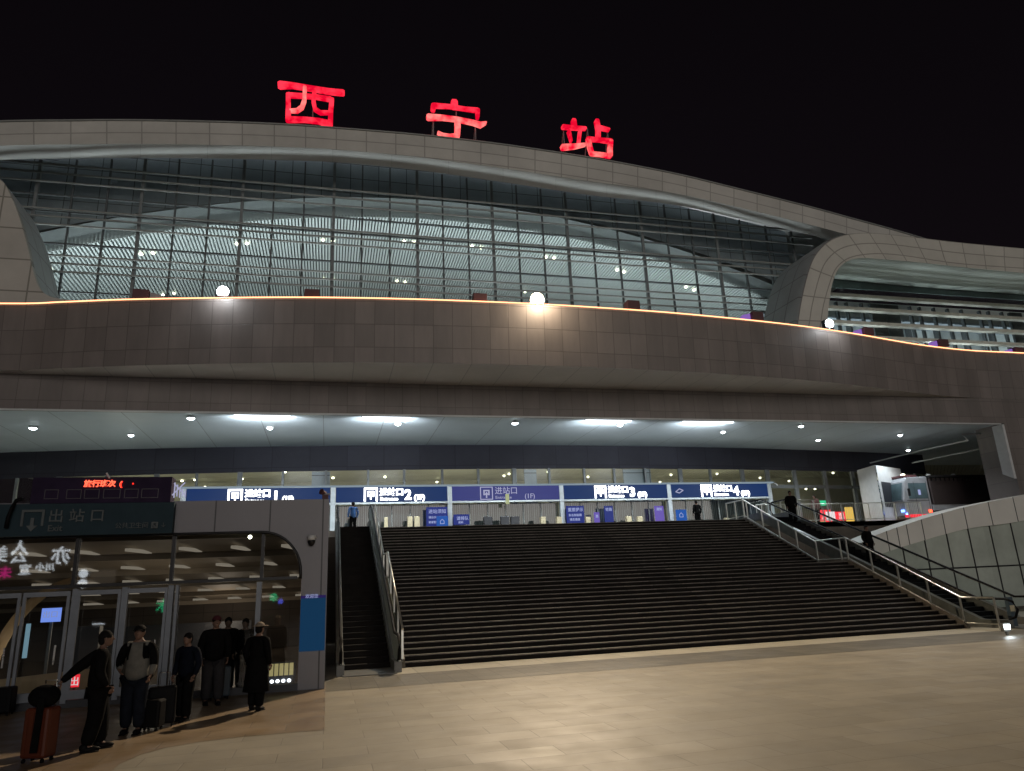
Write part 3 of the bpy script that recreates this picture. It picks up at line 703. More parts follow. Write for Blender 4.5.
# ------------- interior lamp dots
def vaulthit(px, py):
    d = fw+rt*((px-512)/FPX)-up*((py-385.5)/FPX); t_ = 54/d.y
    for _ in range(400):
        P = Vector((0, 0, EYE))+d*t_
        if P.z >= vau(P.x)-.12: return P
        t_ += .1
        if t_*d.y > 85: return P
    return P
dots = [(141, 254), (153, 253), (237, 244), (247, 243.5), (323, 240), (333, 241), (404, 241.5), (414, 242.5), (472, 246), (481, 248), (546, 257), (554, 258), (617, 270), (624, 272), (686, 287), (694, 290), (163, 295), (174, 293.5), (324, 279), (333, 279.5), (397, 281), (405, 282), (525, 292), (50, 270)]
for i, (px, py) in enumerate(dots):
    P = vaulthit(px, py); r_ = .16 if i < 16 else .12
    m = MB(); m.ball((P.x, P.y, P.z), r_, r_, .08, 8, 4)
    row = 'front row' if i < 16 else 'rear row'
    k = i if i < 16 else i-16
    m.build('ceiling_lamp', 'lampdot', label='small lamp in the upper hall ceiling, %s %s lamp' % (ORD[k], row), cat='ceiling lamp', group='lamps in the upper hall ceiling', loc=P)
cd = [(67, 475), (182, 481), (195, 480), (205, 487), (242, 479), (285, 472), (333, 478), (384, 469), (385, 477), (437, 482), (504, 476), (509, 474), (548, 472), (588, 477), (640, 470), (660, 482), (671, 475), (717, 474), (760, 478), (789, 481), (806, 489), (815, 489), (833, 473)]
for i, (px, py) in enumerate(cd):
    P = at(px, py, Z=11.35)
    if P.y > 62: P = at(px, py, 61.5)
    m = MB(); m.ball((P.x, P.y, P.z), .10, .10, .07, 8, 4)
    m.build('ceiling_lamp', 'lampdot', label='small lamp inside the entrance concourse, %s from the left' % (ORD[i] if i < 20 else ('twenty-first', 'twenty-second', 'twenty-third')[i-20]), cat='ceiling lamp', group='lamps in the entrance concourse', loc=P)
for x in (-17, -5, 7, 19, 31): lamp('AREA', 'hall_upfill', (x, 52.0, 15.0), 800, (.90, .97, 1), sta, (x, 54.8, 30), shape='RECTANGLE', size=3, size_y=.3, spread=R(100))  # added fill from below, brightens the bulkhead and slats; no fitting here
for x in (-14, 0, 14, 28): lamp('POINT', 'hall_fill', (x, 64, 16.5), 950, (.90, .97, 1), sta, shadow_soft_size=.6)  # added unseen fill light for the upper hall interior
for x in (-14, -2, 10, 22, 34): lamp('POINT', 'concourse_fill', (x, 55, 7.2), 430, (1, .97, .80), sta, shadow_soft_size=.5)  # hidden fill lights below the window line, added to light the concourse
for x in (44, 54, 66): lamp('POINT', 'portal_fill', (x, 51.6, 17.5), 1500, (.88, .96, 1), sta, shadow_soft_size=.5)  # added unseen fill behind the portal glass, brightens its inner wall
for x in (43, 55, 68): lamp('AREA', 'portal_upfill', (x, 46.5, 16.3), 60, (.92, 1, .93), sta, (x, 46, 27), shape='RECTANGLE', size=3, size_y=.3)  # added unseen fill aimed up to brighten the portal soffit

# ------------------------------------------------------------------ roof characters
def strokes(name, label, segs, hot, dx=0, stems=()):
    """strokes given as centre lines with widths, surveyed in the sign's plane"""
    YS = 46.9
    cx = sum(p[0][0] for p in segs)/len(segs); base = at(cx, 130, YS)
    t = thing(name, label, 'roof sign', (base.x, YS, base.z), 'red characters on the roof edge')
    for si, seg in enumerate(segs):
        pts = [at(x, y, YS) for x, y, w_ in seg]; ws = [w_*.066/2 for x, y, w_ in seg]
        m = MB(); L_ = []; R_ = []
        for i, p in enumerate(pts):
            d = (pts[min(i+1, len(pts)-1)]-pts[max(i-1, 0)]); d = Vector((d.x, 0, d.z)).normalized(); n = Vector((-d.z, 0, d.x))
            if i == 0:
                L_.append(p-d*ws[i]*.6+n*ws[i]*.6); R_.append(p-d*ws[i]*.6-n*ws[i]*.6)
            L_.append(p+n*ws[i]); R_.append(p-n*ws[i])
            if i == len(pts)-1:
                L_.append(p+d*ws[i]*.6+n*ws[i]*.6); R_.append(p+d*ws[i]*.6-n*ws[i]*.6)
        y0_ = YS-.22-si*.006; y1_ = YS+.12
        for i in range(len(L_)-1):
            a, b, c, d = R_[i], R_[i+1], L_[i+1], L_[i]
            m.quad((a.x, y0_, a.z), (b.x, y0_, b.z), (c.x, y0_, c.z), (d.x, y0_, d.z))
            m.quad((d.x, y1_, d.z), (c.x, y1_, c.z), (b.x, y1_, b.z), (a.x, y1_, a.z))
            m.quad((d.x, y0_, d.z), (c.x, y0_, c.z), (c.x, y1_, c.z), (d.x, y1_, d.z))
            m.quad((b.x, y0_, b.z), (a.x, y0_, a.z), (a.x, y1_, a.z), (b.x, y1_, b.z))
        m.build('stroke', 'redhot' if si in hot else 'red', t)
    for (x, ya, yb) in stems:
        m = MB(); A, B_ = at(x, ya, YS+.3), at(x, yb, YS+.3)
        m.bar((A.x, YS+.25, A.z), (A.x, YS+.25, B_.z), .08); m.bar((A.x, YS+.3, A.z), (A.x, YS+1.2, B_.z), .07)
        m.build('support_post', 'greysteel', t)
def Z1(x, y, w): return (260+x/10.24, 70+y/10.24, w/10.24)
def Z2(x, y, w): return (410+x/10.24, 90+y/10.24, w/10.24)
def Z3(x, y, w): return (545+x/10.24, 105+y/10.24, w/10.24)
strokes('roof_character', 'red neon character 西, leftmost of the three on the roof', [
    [Z1(205, 160, 80), Z1(330, 165, 55), Z1(520, 195, 50), Z1(700, 225, 55), Z1(850, 240, 60)],
    [Z1(290, 260, 50), Z1(290, 400, 52), Z1(290, 520, 60)],
    [Z1(290, 265, 45), Z1(400, 270, 40), Z1(560, 280, 36), Z1(720, 305, 45)],
    [Z1(735, 310, 50), Z1(725, 430, 52), Z1(720, 560, 56)],
    [Z1(290, 515, 56), Z1(450, 515, 45), Z1(600, 530, 50), Z1(720, 560, 62)],
    [Z1(460, 190, 42), Z1(455, 320, 42), Z1(430, 390, 40), Z1(380, 425, 36), Z1(310, 425, 22)],
    [Z1(560, 200, 42), Z1(548, 330, 42), Z1(565, 410, 40), Z1(620, 445, 32), Z1(700, 445, 26)]], (5,), stems=[(279+10, 92, 127), (313, 110, 127)])
strokes('roof_character', 'red neon character 宁, middle of the three on the roof', [
    [Z2(235, 210, 56), Z2(240, 165, 62)],
    [Z2(240, 165, 48), Z2(400, 175, 34), Z2(560, 200, 34), Z2(690, 215, 46)],
    [Z2(450, 130, 80), Z2(455, 180, 76)],
    [Z2(690, 215, 50), Z2(690, 290, 40)],
    [Z2(185, 285, 66), Z2(330, 290, 48), Z2(480, 308, 44), Z2(640, 340, 46), Z2(720, 365, 60), Z2(775, 345, 20)],
    [Z2(485, 310, 66), Z2(485, 400, 66), Z2(480, 480, 64)],
    [Z2(480, 478, 46), Z2(400, 482, 36), Z2(330, 470, 32), Z2(285, 445, 22)]], (5, 6, 4), stems=[(433, 112, 136), (456, 112, 119), (475, 125, 140)])
strokes('roof_character', 'red neon character 站, rightmost of the three on the roof', [
    [Z3(290, 165, 62), Z3(295, 225, 66)],
    [Z3(180, 230, 48), Z3(300, 240, 40), Z3(410, 248, 36)],
    [Z3(240, 275, 40), Z3(265, 380, 26)],
    [Z3(355, 270, 36), Z3(340, 400, 34)],
    [Z3(175, 440, 66), Z3(300, 430, 52), Z3(410, 412, 26)],
    [Z3(525, 170, 58), Z3(540, 250, 56), Z3(540, 345, 54)],
    [Z3(560, 240, 40), Z3(650, 262, 30)],
    [Z3(430, 355, 46), Z3(560, 365, 36), Z3(670, 378, 50)],
    [Z3(440, 365, 50), Z3(455, 440, 50), Z3(475, 505, 48)],
    [Z3(668, 380, 52), Z3(660, 460, 56), Z3(660, 530, 60)],
    [Z3(470, 505, 36), Z3(570, 515, 34), Z3(660, 530, 42)]], (4, 8, 9, 10), stems=[(563, 131, 149), (587, 129, 150), (607, 131, 155)])

# ------------------------------------------------------------------ entrance gantry and signs
YG = 42.5
def G(x, y): return at(x, y, YG)
ztop = 8.17; zlo = 7.18
gan = thing('entrance_gantry', 'white framed gantry carrying the five entrance signs', 'gantry', (12, YG, H))
posts = [G(x, 500).x for x in (183, 333, 449.8, 562, 670, 771)]
for x in posts: MB().box(x-.13, x+.13, YG-.02, YG+.3, H, ztop-.1).build('post', 'signframe', gan)
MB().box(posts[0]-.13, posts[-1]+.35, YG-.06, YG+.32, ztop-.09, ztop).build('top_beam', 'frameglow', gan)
MB().box(posts[0]-.13, posts[-1]+.13, YG-.04, YG+.30, zlo-.10, zlo).build('bottom_beam', 'signframe', gan)
MB().tube([(posts[-1]+.3, YG+.1, ztop), (posts[-1]+.5, YG-.1, ztop-.15), (posts[-1]+.45, YG-.3, ztop-.3)], .04).build('camera_arm', 'white', gan)
names = ['navy sign board with glowing lettering 进站口1, leftmost on the gantry', 'navy sign board with glowing lettering 进站口2 above the escalator', 'violet sign board reading 进站口 (1F) in plain lettering, middle of the gantry', 'navy sign board with glowing lettering 进站口3, right of the middle sign', 'navy sign board with glowing lettering 进站口4, rightmost on the gantry']
tx = [(228, 284), (364, 414), (480, 530), (594.5, 640), (701, 742)]
for i in range(5):
    xa, xb = posts[i]+.16, posts[i+1]-.16
    t = thing('entrance_sign', names[i], 'sign', ((xa+xb)/2, YG, zlo), 'entrance signs on the gantry')
    MB().box(xa, xb, YG-.01, YG+.2, zlo+.02, ztop-.11).build('sign_face', 'signviolet' if i == 2 else 'signnavy', t)
    x0, x1 = G(tx[i][0], 492).x, G(tx[i][1], 492).x; hh = .78
    zc = (zlo+ztop-.1)/2
    mt = 'signdim' if i == 2 else 'signwhite'; off = .0 if i == 2 else .022
    m = MB(); yy = YG-.05; sx_ = x0
    fr = .05 if i == 2 else .10
    m.box(sx_, sx_+.78, yy, yy+.03, zc+.39-fr, zc+.39); m.box(sx_, sx_+fr, yy, yy+.03, zc-.39, zc+.39-fr); m.box(sx_+.78-fr, sx_+.78, yy, yy+.03, zc-.39, zc+.39-fr)
    if i == 2: m.box(sx_+fr, sx_+.78-fr, yy, yy+.03, zc-.39, zc-.39+fr)
    m.box(sx_+.2, sx_+.58, yy, yy+.03, zc+.12, zc+.2); m.box(sx_+.2, sx_+.28, yy, yy+.03, zc-.12, zc+.12); m.box(sx_+.5, sx_+.58, yy, yy+.03, zc-.12, zc+.12)
    m.prism([(sx_+.39, zc+.08), (sx_+.25, zc-.1), (sx_+.53, zc-.1)], yy-.01, yy+.02); m.box(sx_+.35, sx_+.43, yy, yy+.03, zc-.28, zc-.1)
    m.build('pictogram', mt, t)
    text('进站口', .46 if i != 2 else .48, (sx_+.9, yy, zc-.03), mt, 'main_lettering', t, .012, off)
    text('Entrance', .24, (sx_+.92, yy, zc-.34), mt, 'small_lettering', t, .012, off*.5, sx=1.2)
    if i != 2:
        text(str([1, 2, 0, 3, 4][i]), .80, (sx_+2.34, yy, zc-.30), mt, 'gate_number', t, .012, .03)
        text('(1F)', .40, (sx_+2.88, yy, zc-.32), mt, 'floor_lettering', t, .012, .02)
    else: text('(1F)', .42, (sx_+2.75, yy, zc-.34), mt, 'floor_lettering', t, .012, 0)
    if i != 2: lamp('AREA', 'sign_glow', ((x0+x1)/2, YG-.3, zc), 4, (.9, .95, 1), t, ((x0+x1)/2, YG-5, zc-2), shape='RECTANGLE', size=2.5, size_y=.5)
    if i == 4:
        q = G(679, 491); MB().bar((q.x-.25, YG-.05, q.z-.05), (q.x+.02, YG-.05, q.z+.14), .05).bar((q.x, YG-.051, q.z+.14), (q.x+.28, YG-.051, q.z+.02), .05).bar((q.x+.25, YG-.052, q.z+.02), (q.x-.02, YG-.052, q.z-.14), .05).bar((q.x, YG-.053, q.z-.14), (q.x-.27, YG-.053, q.z-.05), .05).build('arrow_mark', 'signdim', t)
# glazed doors with curtains under the gantry
for i in range(5):
    xa, xb = posts[i]+.15, posts[i+1]-.15
    t = thing('entrance_doors', 'row of glass entrance doors with pleated curtains under the %s gantry sign' % ORD[i], 'doors', ((xa+xb)/2, YG+.5, H), 'door rows under the gantry')
    n = 6; wd = (xb-xa)/n
    MB().box(xa, xb, YG+.7, YG+.74, H, zlo-.1).build('curtain', 'curtain', t)
    for k in range(n+1):
        x = xa+k*wd; MB().box(x-.03, x+.03, YG+.44, YG+.52, H, zlo-.1).build('door_frame', 'greysteel', t)
    MB().quad((xa, YG+.48, H), (xb, YG+.48, H), (xb, YG+.48, zlo-.1), (xa, YG+.48, zlo-.1)).build('door_glass', 'doorglass', t)
    lamp('AREA', 'door_fill', ((xa+xb)/2, YG-3.2, 10.6), 95, (.88, .97, .93), t, ((xa+xb)/2, YG+.7, 5.6), shape='RECTANGLE', size=5, size_y=.1, spread=R(70))  # added unseen fill that brightens the curtains behind the doors
# posters and boxes in front of the doors
def poster(px, py, w_, h_, mat, label, marks, Yp=42.2, name='standing_poster', cat='poster'):
    a = at(px, py, Yp); z0_ = max(H, a.z-h_/2)
    t = thing(name, label, cat, (a.x, Yp, H))
    MB().box(a.x-w_/2, a.x+w_/2, Yp, Yp+.05, a.z-h_/2, a.z+h_/2).build('board', mat, t)
    MB().bar((a.x, Yp+.09, H), (a.x, Yp+.09, a.z), .05).build('stand', 'greysteel', t)
    for (s_, sz, dx, dz) in marks: text(s_, sz, (a.x+dx, Yp-.015, a.z+dz), 'adwhite', 'lettering', t, .005, .003)
    return t
poster(437, 516.5, 1.25, 1.1, 'adblue', 'violet blue poster with white lines of writing left of the middle door post', [('进站须知', .26, -.5, .2), ('请出示有效证件', .15, -.5, -.1), ('谢谢配合', .15, -.5, -.38)])
poster(442.5, 521.5, .68, .62, 'adbright', 'small bright blue square sign at the foot of the violet poster', [('⌂', .4, -.16, -.14)], 41.9, 'square_sign', 'sign')
poster(461.5, 519.5, .95, .6, 'adblue', 'low wide violet poster right of the middle door post', [('请排队', .24, -.3, -.02), ('进站', .15, -.2, -.22)])
poster(575.5, 514.5, 1.15, 1.05, 'adblue', 'violet blue poster with white lines right of the third gantry post', [('重要提示', .25, -.48, .2), ('实名制验票', .17, -.45, -.1), ('请走通道', .17, -.4, -.36)])
poster(609, 514, .58, 1.0, 'adblue', 'narrow blue and white pull-up poster before the fourth doors', [('铁路', .22, -.22, .2)])
poster(597, 517.5, .35, .65, 'advio', 'slim violet notice left of the pull-up poster', [('票', .2, -.1, 0)])
poster(659.5, 513.5, .62, .95, 'advio', 'pale violet upright poster in a dark frame near the fifth door post', [('通知', .2, -.2, .2)])
poster(681.5, 515, .72, .68, 'adbright', 'bright blue square sign with white border before the rightmost doors', [('⌂', .42, -.17, -.14)], 42.0, 'square_sign', 'sign')
for i, (px, wd_, hh_) in enumerate([(410, .28, .5), (417, .3, .5), (488, .5, .5), (505, .5, .55), (515, .5, .55), (543, .3, .5), (559, .3, .5), (588, .3, .5), (629, .32, .55), (640, .32, .55), (386, .2, .4), (727, .25, .4)]):
    a = at(px, 521, 41.6)
    MB().box(a.x-wd_/2, a.x+wd_/2, 41.5, 41.8, H, a.z+hh_*.5).build('queue_box', 'paper' if i not in (2, 3, 4) else 'darkpanel', label='%s box at the door line, %s from the left' % ('dark' if i in (2, 3, 4) else 'cream', ORD[i]), cat='box', group='boxes at the door line', loc=(a.x, 41.6, H), bevel=.02)
# hanging lit strip in the middle doorway
a = at(507.5, 499, 42.0)
MB().box(a.x-.11, a.x+.11, 42.0, 42.06, a.z-.3, a.z+.3).build('hanging_lamp', 'limead', label='small yellow green lit strip hanging under the middle sign', cat='lamp', loc=a)
# kiosk, lit adverts right of the gantry
t = thing('white_kiosk', 'white square pillar kiosk with a dark screen near the truck', 'kiosk', (39, 44, H))
K = lambda x, y: at(x, y, 42)
a, b, c = at(872, 500, 42), at(881, 500, 40.8), at(907, 500, 42)
MB().prismz([(at(862, 500, 43).x, 43), (b.x, 40.8), (c.x+.3, 42.4), (c.x-.5, 44.8)], H, 9.0).build('body', 'white', t)
d_ = Vector((c.x+.3-b.x, 1.6)); 
def onface(u, v): return (b.x+(c.x+.3-b.x)*u, 40.8+1.6*u-.02, v)
MB().quad(onface(.12, 6.2), onface(.95, 6.2), onface(.95, 7.9), onface(.12, 7.9)).build('screen', 'darkpanel', t)
MB().quad(onface(-.02, H), onface(.03, H), onface(.03, 9.0), onface(-.02, 9.0)).build('corner_trim', 'steel', t)

ads = [(825, 516, 1.0, .85, 'redad', 'glowing red shop panel leftmost behind the platform railing', '24'), (831, 516, .7, .6, 'whitead', 'pale pink lit panel between the two red shop panels', ''), (842, 516, 1.1, .6, 'redad', 'glowing red shop panel beside the yellow one', '票'), (850, 515, .6, 1.1, 'yellowad', 'glowing yellow shop panel nearest the kiosk', ''), (823, 503, .5, .35, 'greenad', 'small green lit sign above the red shop panels', ''), (823, 523, .5, .2, 'greenad', 'low green lit strip under the red shop panels', '')]
for px, py, w_, h_, mat, lab, s_ in ads:
    Yp = 43.3+len(lab) % 5*.12
    a = at(px, py, Yp); t = thing('lit_advert', lab, 'lit panel', (a.x, Yp, H))
    MB().box(a.x-w_/2, a.x+w_/2, Yp, Yp+.08, a.z-h_/2, a.z+h_/2).build('panel', mat, t)
    MB().bar((a.x, Yp+.13, H), (a.x, Yp+.13, a.z), .05).build('stand', 'greysteel', t)
    if s_: text(s_, .5, (a.x-.3, Yp-.02, a.z-.18), 'whitead', 'lettering', t)

# ------------------------------------------------------------------ truck on the platform
TRX = at(905, 500, 41).x
t = thing('parked_truck', 'white fronted service truck with dark box body and red and blue lamps', 'truck', (TRX+3, 41, H))
x0 = at(902, 500, 40.5).x; YF, YB_ = 40.4, 42.6
m = MB(); m.prism([(x0+.1, H+.45), (x0+.05, H+1.5), (x0+.35, H+2.75), (x0+.55, H+3.0), (x0+2.25, H+3.05), (x0+2.25, H+.45)], YF, YB_); m.build('cab', 'truckwhite', t, bevel=.06)
m = MB(); m.box(x0+2.35, x0+8.5, YF-.05, YB_+.05, H+1.15, H+2.95); m.build('cargo_body', 'truckdark', t, bevel=.04)
m = MB(); m.box(x0+2.3, x0+8.6, YF-.16, YB_+.1, H+2.96, H+3.1)
m.build('roof_edge', 'blackmetal', t)
m = MB(); m.quad((x0+.5, YF-.012, H+1.55), (x0+2.05, YF-.012, H+1.55), (x0+2.05, YF-.012, H+2.6), (x0+.62, YF-.012, H+2.6)); m.build('side_window', 'windscreen', t)
m = MB(); m.quad((x0+.02, YF+.15, H+1.5), (x0+.02, YB_-.15, H+1.5), (x0+.29, YB_-.15, H+2.65), (x0+.29, YF+.15, H+2.65)); m.build('windscreen', 'windscreen', t)
MB().box(x0+.6, x0+1.7, YF+.3, YB_-.3, H+3.06, H+3.2).build('light_bar', 'boxred', t)
MB().box(x0-.02, x0+.05, YF+.1, YF+.35, H+.7, H+.85).build('headlight', 'bluelamp', t)
MB().box(x0+1.9, x0+2.1, YF-.05, YF-.01, H+.62, H+.8).build('marker_lamp', 'redlamp', t)
MB().box(x0+.0, x0+.12, YF-.05, YF-.01, H+.5, H+.62).build('marker_lamp', 'bluelamp', t)
MB().box(x0+.0, x0+2.2, YF-.02, YF+.1, H+.33, H+.52).build('bumper', 'redad', t)
m = MB()
for k in range(16): m.box(x0+2.5+k*.37, x0+2.53+k*.37, YF-.14, YF-.06, H+2.72, H+2.95)
m.build('awning_fringe', 'blackmetal', t)
m = MB(); m.box(x0+1.05, x0+1.07, YF-.012, YF-.002, H+.6, H+2.7); m.box(x0+2.05, x0+2.07, YF-.012, YF-.002, H+.6, H+2.7); m.box(x0+.3, x0+2.1, YF-.013, YF-.003, H+1.42, H+1.45); m.build('door_seam', 'blackmetal', t)
MB().box(x0+.9, x0+1.0, YF-.04, YF-.01, H+1.25, H+1.30).build('door_handle', 'steel', t)
MB().box(x0+2.3, x0+8.4, YF-.02, YF+.06, H+.75, H+1.13).build('side_stripe', 'truckwhite', t)
for x in (x0+1.2, x0+5.6, x0+6.8):
    for y in (YF+.02, YB_-.32):
        wh = MB().tube([(x, y, H+.46), (x, y+.3, H+.46)], .46, 18).build('wheel', 'black', t)
        MB().tube([(x, y-.01, H+.46), (x, y+.02, H+.46)], .25, 14).build('rim', 'alu', wh)
for k in range(3): MB().ball((x0+.9+k*2.1, YF+.6, H+3.2), .16, .16, .12, 8, 5).build('roof_lamp', 'lampdot' if k == 0 else 'white', t)
MB().box(x0+.3, x0+.38, YF-.35, YF-.2, H+1.7, H+2.2).build('mirror', 'blackmetal', t)
MB().box(x0+1.3, x0+1.5, YF-.03, YF-.02, H+1.8, H+2.15).build('window_sticker', 'adwhite', t)

# ------------------------------------------------------------------ sloping glazed wall at lower right
YW = 30
W = lambda x, y: at(x, y, YW)
tpx = smooth([W(858, 543), W(863, 539.5), W(880, 532.5), W(903, 524.6), W(930, 516), W(966, 506.5), W(1024, 495), Vector((42, YW, 6.4))], 4)
bpx = smooth([W(872, 557), W(880, 553.5), W(893, 549), W(916, 542), W(938, 535.5), W(970, 528), W(1024, 520), Vector((42, YW, 5.6))], 4)
bx = tpx[0].x
t = thing('side_pavilion', 'grey green glazed wall with a sloping pale coping beside the right escalator', 'pavilion', (32, YW, 0))
m = MB()
L_ = [(p.x, p.z) for p in tpx]; B2 = [(p.x, p.z) for p in bpx]
m.prism(L_+[(B2[-1][0], B2[-1][1])]+B2[::-1][1:], YW-.25, YW+1.2); m.build('coping', 'coping', t)
jx = [W(x, 545).x for x in (903, 918, 924.5, 947.5, 973.5, 999.5, 1025)]
m = MB()
gl = [(bx+.3, 0), (42, 0), (42, 5.58)]+[(x, z_-.01) for x, z_ in B2[::-1][1:] if x > bx+.3]
m.prism(gl, YW-.05, YW+.1); gw = m.build('glass_wall', 'greenglass', t)
def btz(X): return next((lerp(a.z, b.z, (X-a.x)/(b.x-a.x)) for a, b in zip(bpx, bpx[1:]) if a.x <= X <= b.x), 5)
def ttz(X): return next((lerp(a.z, b.z, (X-a.x)/(b.x-a.x)) for a, b in zip(tpx, tpx[1:]) if a.x <= X <= b.x), 6)
x = W(924.5, 545).x; step = W(947.5, 545).x-x
k = -2
while x+k*step < 41:
    X = x+k*step; MB().box(X-.03, X+.03, YW-.08, YW-.052, 0, btz(X)).build('joint', 'blackmetal', gw); k += 1
MB().box(bx+.3, 42, YW-.085, YW-.053, 2.03, 2.10).build('joint', 'blackmetal', gw)
MB().box(W(900, 545).x, 42, YW-.085, YW-.053, 0, .12).build('plinth', 'tread', gw)
for px in (884, 895, 905, 921, 943, 966, 992, 1018):
    X = W(px, 540).x
    if X > bx+.1: MB().box(X-.02, X+.02, YW-.262, YW-.252, btz(X) if X > bpx[0].x else 2.9, ttz(X)).build('coping_joint', 'darkpanel', t)
# lit ground lamp and display beside the right escalator
P = at(1007, 627, Z=.25)
t = thing('ground_lamp', 'small glaring white lamp on the ground by the right escalator foot', 'lamp', (P.x, P.y, 0))
MB().box(P.x-.13, P.x+.13, P.y, P.y+.12, .12, .36).build('housing', 'deck', t); MB().box(P.x-.03, P.x+.03, P.y+.02, P.y+.08, 0, .12).build('stand', 'deck', t)
MB().box(P.x-.10, P.x+.10, P.y-.02, P.y-.001, .19, .32).build('lens', 'cool', t)
lamp('POINT', 'ground_beam', (P.x, P.y-.2, .3), 3, (.85, .95, 1), t, shadow_soft_size=.08)
P = at(1010, 604, 21.4)
t = thing('control_column', 'slim control column with a yellow notice at the right escalator', 'column', (P.x, 21.4, 0))
MB().box(P.x-.1, P.x+.1, 21.35, 21.5, 0, 1.0).build('body', 'bluecase', t)
MB().box(P.x-.09, P.x+.09, 21.335, 21.345, .52, .72).build('notice', 'paper', t)

# ------------------------------------------------------------------ EXIT HALL
YE = 18.45
ex = thing('exit_hall', 'low grey exit hall with rounded glazed front and metal cladding', 'exit hall', (-5, YE, 0))
E2 = lambda x, y: at(x, y, YE)
# cladding face with a rounded glazed opening
XRt = .0; XLt = -14; ZTOP = 4.38; ZG = 3.61; xg = -.60
def arcpts(n=10):
    cx, cz, rx, rz = -1.55, 2.62, .93, .99
    return [(cx+rx*math.cos(a), cz+rz*math.sin(a)) for a in [math.pi/2*(1-i/n) for i in range(n+1)]]
ap = arcpts()
m = MB()
out = [(XLt, ZTOP), (XLt, ZG)]+ap+[(xg, 2.60), (xg, 0), (XRt, 0), (XRt, ZTOP)]
m.prism(out[::-1], YE, YE+.35); m.build('front_cladding', 'exitclad', ex)
MB().box(-.22, 0, YE+.35, 26, 0, ZTOP).build('side_wall', 'exitclad', ex)
MB().box(XLt, 0, YE+.35, 35, ZTOP-.25, ZTOP-.005).build('roof', 'exitclad', ex)
MB().box(-14.2, -14, YE, 35, 0, ZTOP).build('side_wall', 'exitclad', ex)
# black rim of the opening
m = MB(); m.tube([(XLt, YE-.03, ZG)]+[(a, YE-.03, b) for a, b in ap]+[(xg-.02, YE-.03, 2.5)], .035, 6); m.build('opening_rim', 'blackmetal', ex)
# glazing
gz = MB(); pts = [(XLt, .15), (xg, .15)]+[(a, b) for a, b in ap[::-1]]+[(XLt, ZG)]
n = len(pts); gz.v = [(x, YE+.12, zz) for x, zz in pts]; gz.face(range(n))
gz = gz.build('front_glazing', 'doorglass', ex)
for px in (75, 172, 262): 
    X = E2(px, 560).x; MB().box(X-.035, X+.035, YE+.02, YE+.16, 2.5, ZG-.01).build('mullion', 'blackmetal', gz)
MB().box(XLt, xg-.1, YE+.0, YE+.18, 2.49, 2.56).build('transom', 'blackmetal', gz)
MB().box(XLt, xg, YE+.02, YE+.2, 0, .16).build('sill', 'darkpanel', gz)
def post(x, w_, mat='alu', z1=2.46): MB().box(x-w_/2, x+w_/2, YE-.02, YE+.15, .1, z1).build('door_post', mat, gz)
for X in (-5.42, -4.42, -3.46, -1.55, -3.33): post(X, .11 if X != -3.33 else .06)
# door leaves
def leaf(xa, xb, label):
    d = MB(); fr = .06; y0_, y1_ = YE-.06, YE-.01
    d.box(xa, xa+fr, y0_, y1_, .18, 2.42); d.box(xb-fr, xb, y0_, y1_, .18, 2.42); d.box(xa+fr, xb-fr, y0_, y1_, 2.32, 2.42); d.box(xa+fr, xb-fr, y0_, y1_, .18, .36)
    o = d.build('door_leaf', 'alu', ex, label=label)
    MB().bar((xb-.16, y0_-.05, .9), (xb-.16, y0_-.05, 1.3), .03).build('handle', 'steel', o)
leaf(-6.42, -5.50, 'leftmost door leaf'); leaf(-5.36, -4.48, None); leaf(-4.40, -3.52, None)
leaf(-7.5, -6.46, None)
# interior
MB().quad((-14, 19.2, .0), (0, 19.2, .0), (0, 46, .0), (-14, 46, .0)).build('hall_floor', 'infloor', ex)
m = MB(); m.quad((-14, 18.9, 4.0), (-.25, 18.9, 4.0), (-.25, 46, .75), (-14, 46, .75)); 
for k in range(9):
    y = 20.5+k*2.8; zz = 4.0-(y-18.9)*3.25/27.1; m.box(-14, -.25, y, y+.25, zz-.16, zz+.05)
m.build('hall_ceiling', 'inceil', ex)
MB().box(-14, -.2, 45.5, 45.7, 0, .9).build('hall_end_wall', 'interior', ex)
MB().box(-.3, -.22, 26, 46, 0, 4.3).build('hall_inner_wall', 'interior', ex)
m = MB(); m.box(-10.5, -3.0, 33.0, 33.2, 0, 1.25); m.build('ticket_barrier_wall', 'darkpanel', ex)
# sweeping tan arches seen through the left doors
for k, (ys_, col_) in enumerate(((21.2, 'tanwood'), (23.4, 'tanwood'))):
    m = MB(); m.s = True; rows = []
    for j in range(15):
        a = math.pi*.5*j/14; x = -8.6+k*.9+3.4*math.sin(a)*.62; zz = .0+2.9*(1-math.cos(a))*.0+3.1*math.sin(a)
        rows.append([(-9.8+k*1.2+2.2*(1-math.cos(a)), ys_, 3.3*math.sin(a)*.86), (-9.8+k*1.2+2.2*(1-math.cos(a))-.45, ys_+.5, 3.3*math.sin(a)*.86+.1)])
    m.sheet(rows); m.build('curved_rib', col_, ex)
MB().prism([(-8.8, .1), (-5.5, .1), (-5.5, .62), (-8.8, .42)], 20.6, 20.7).build('tan_counter', 'tanwood', ex)
MB().box(-6.1, -5.5, 20.9, 21.2, .3, 1.6).build('dark_cabinet', 'darkpanel', ex)
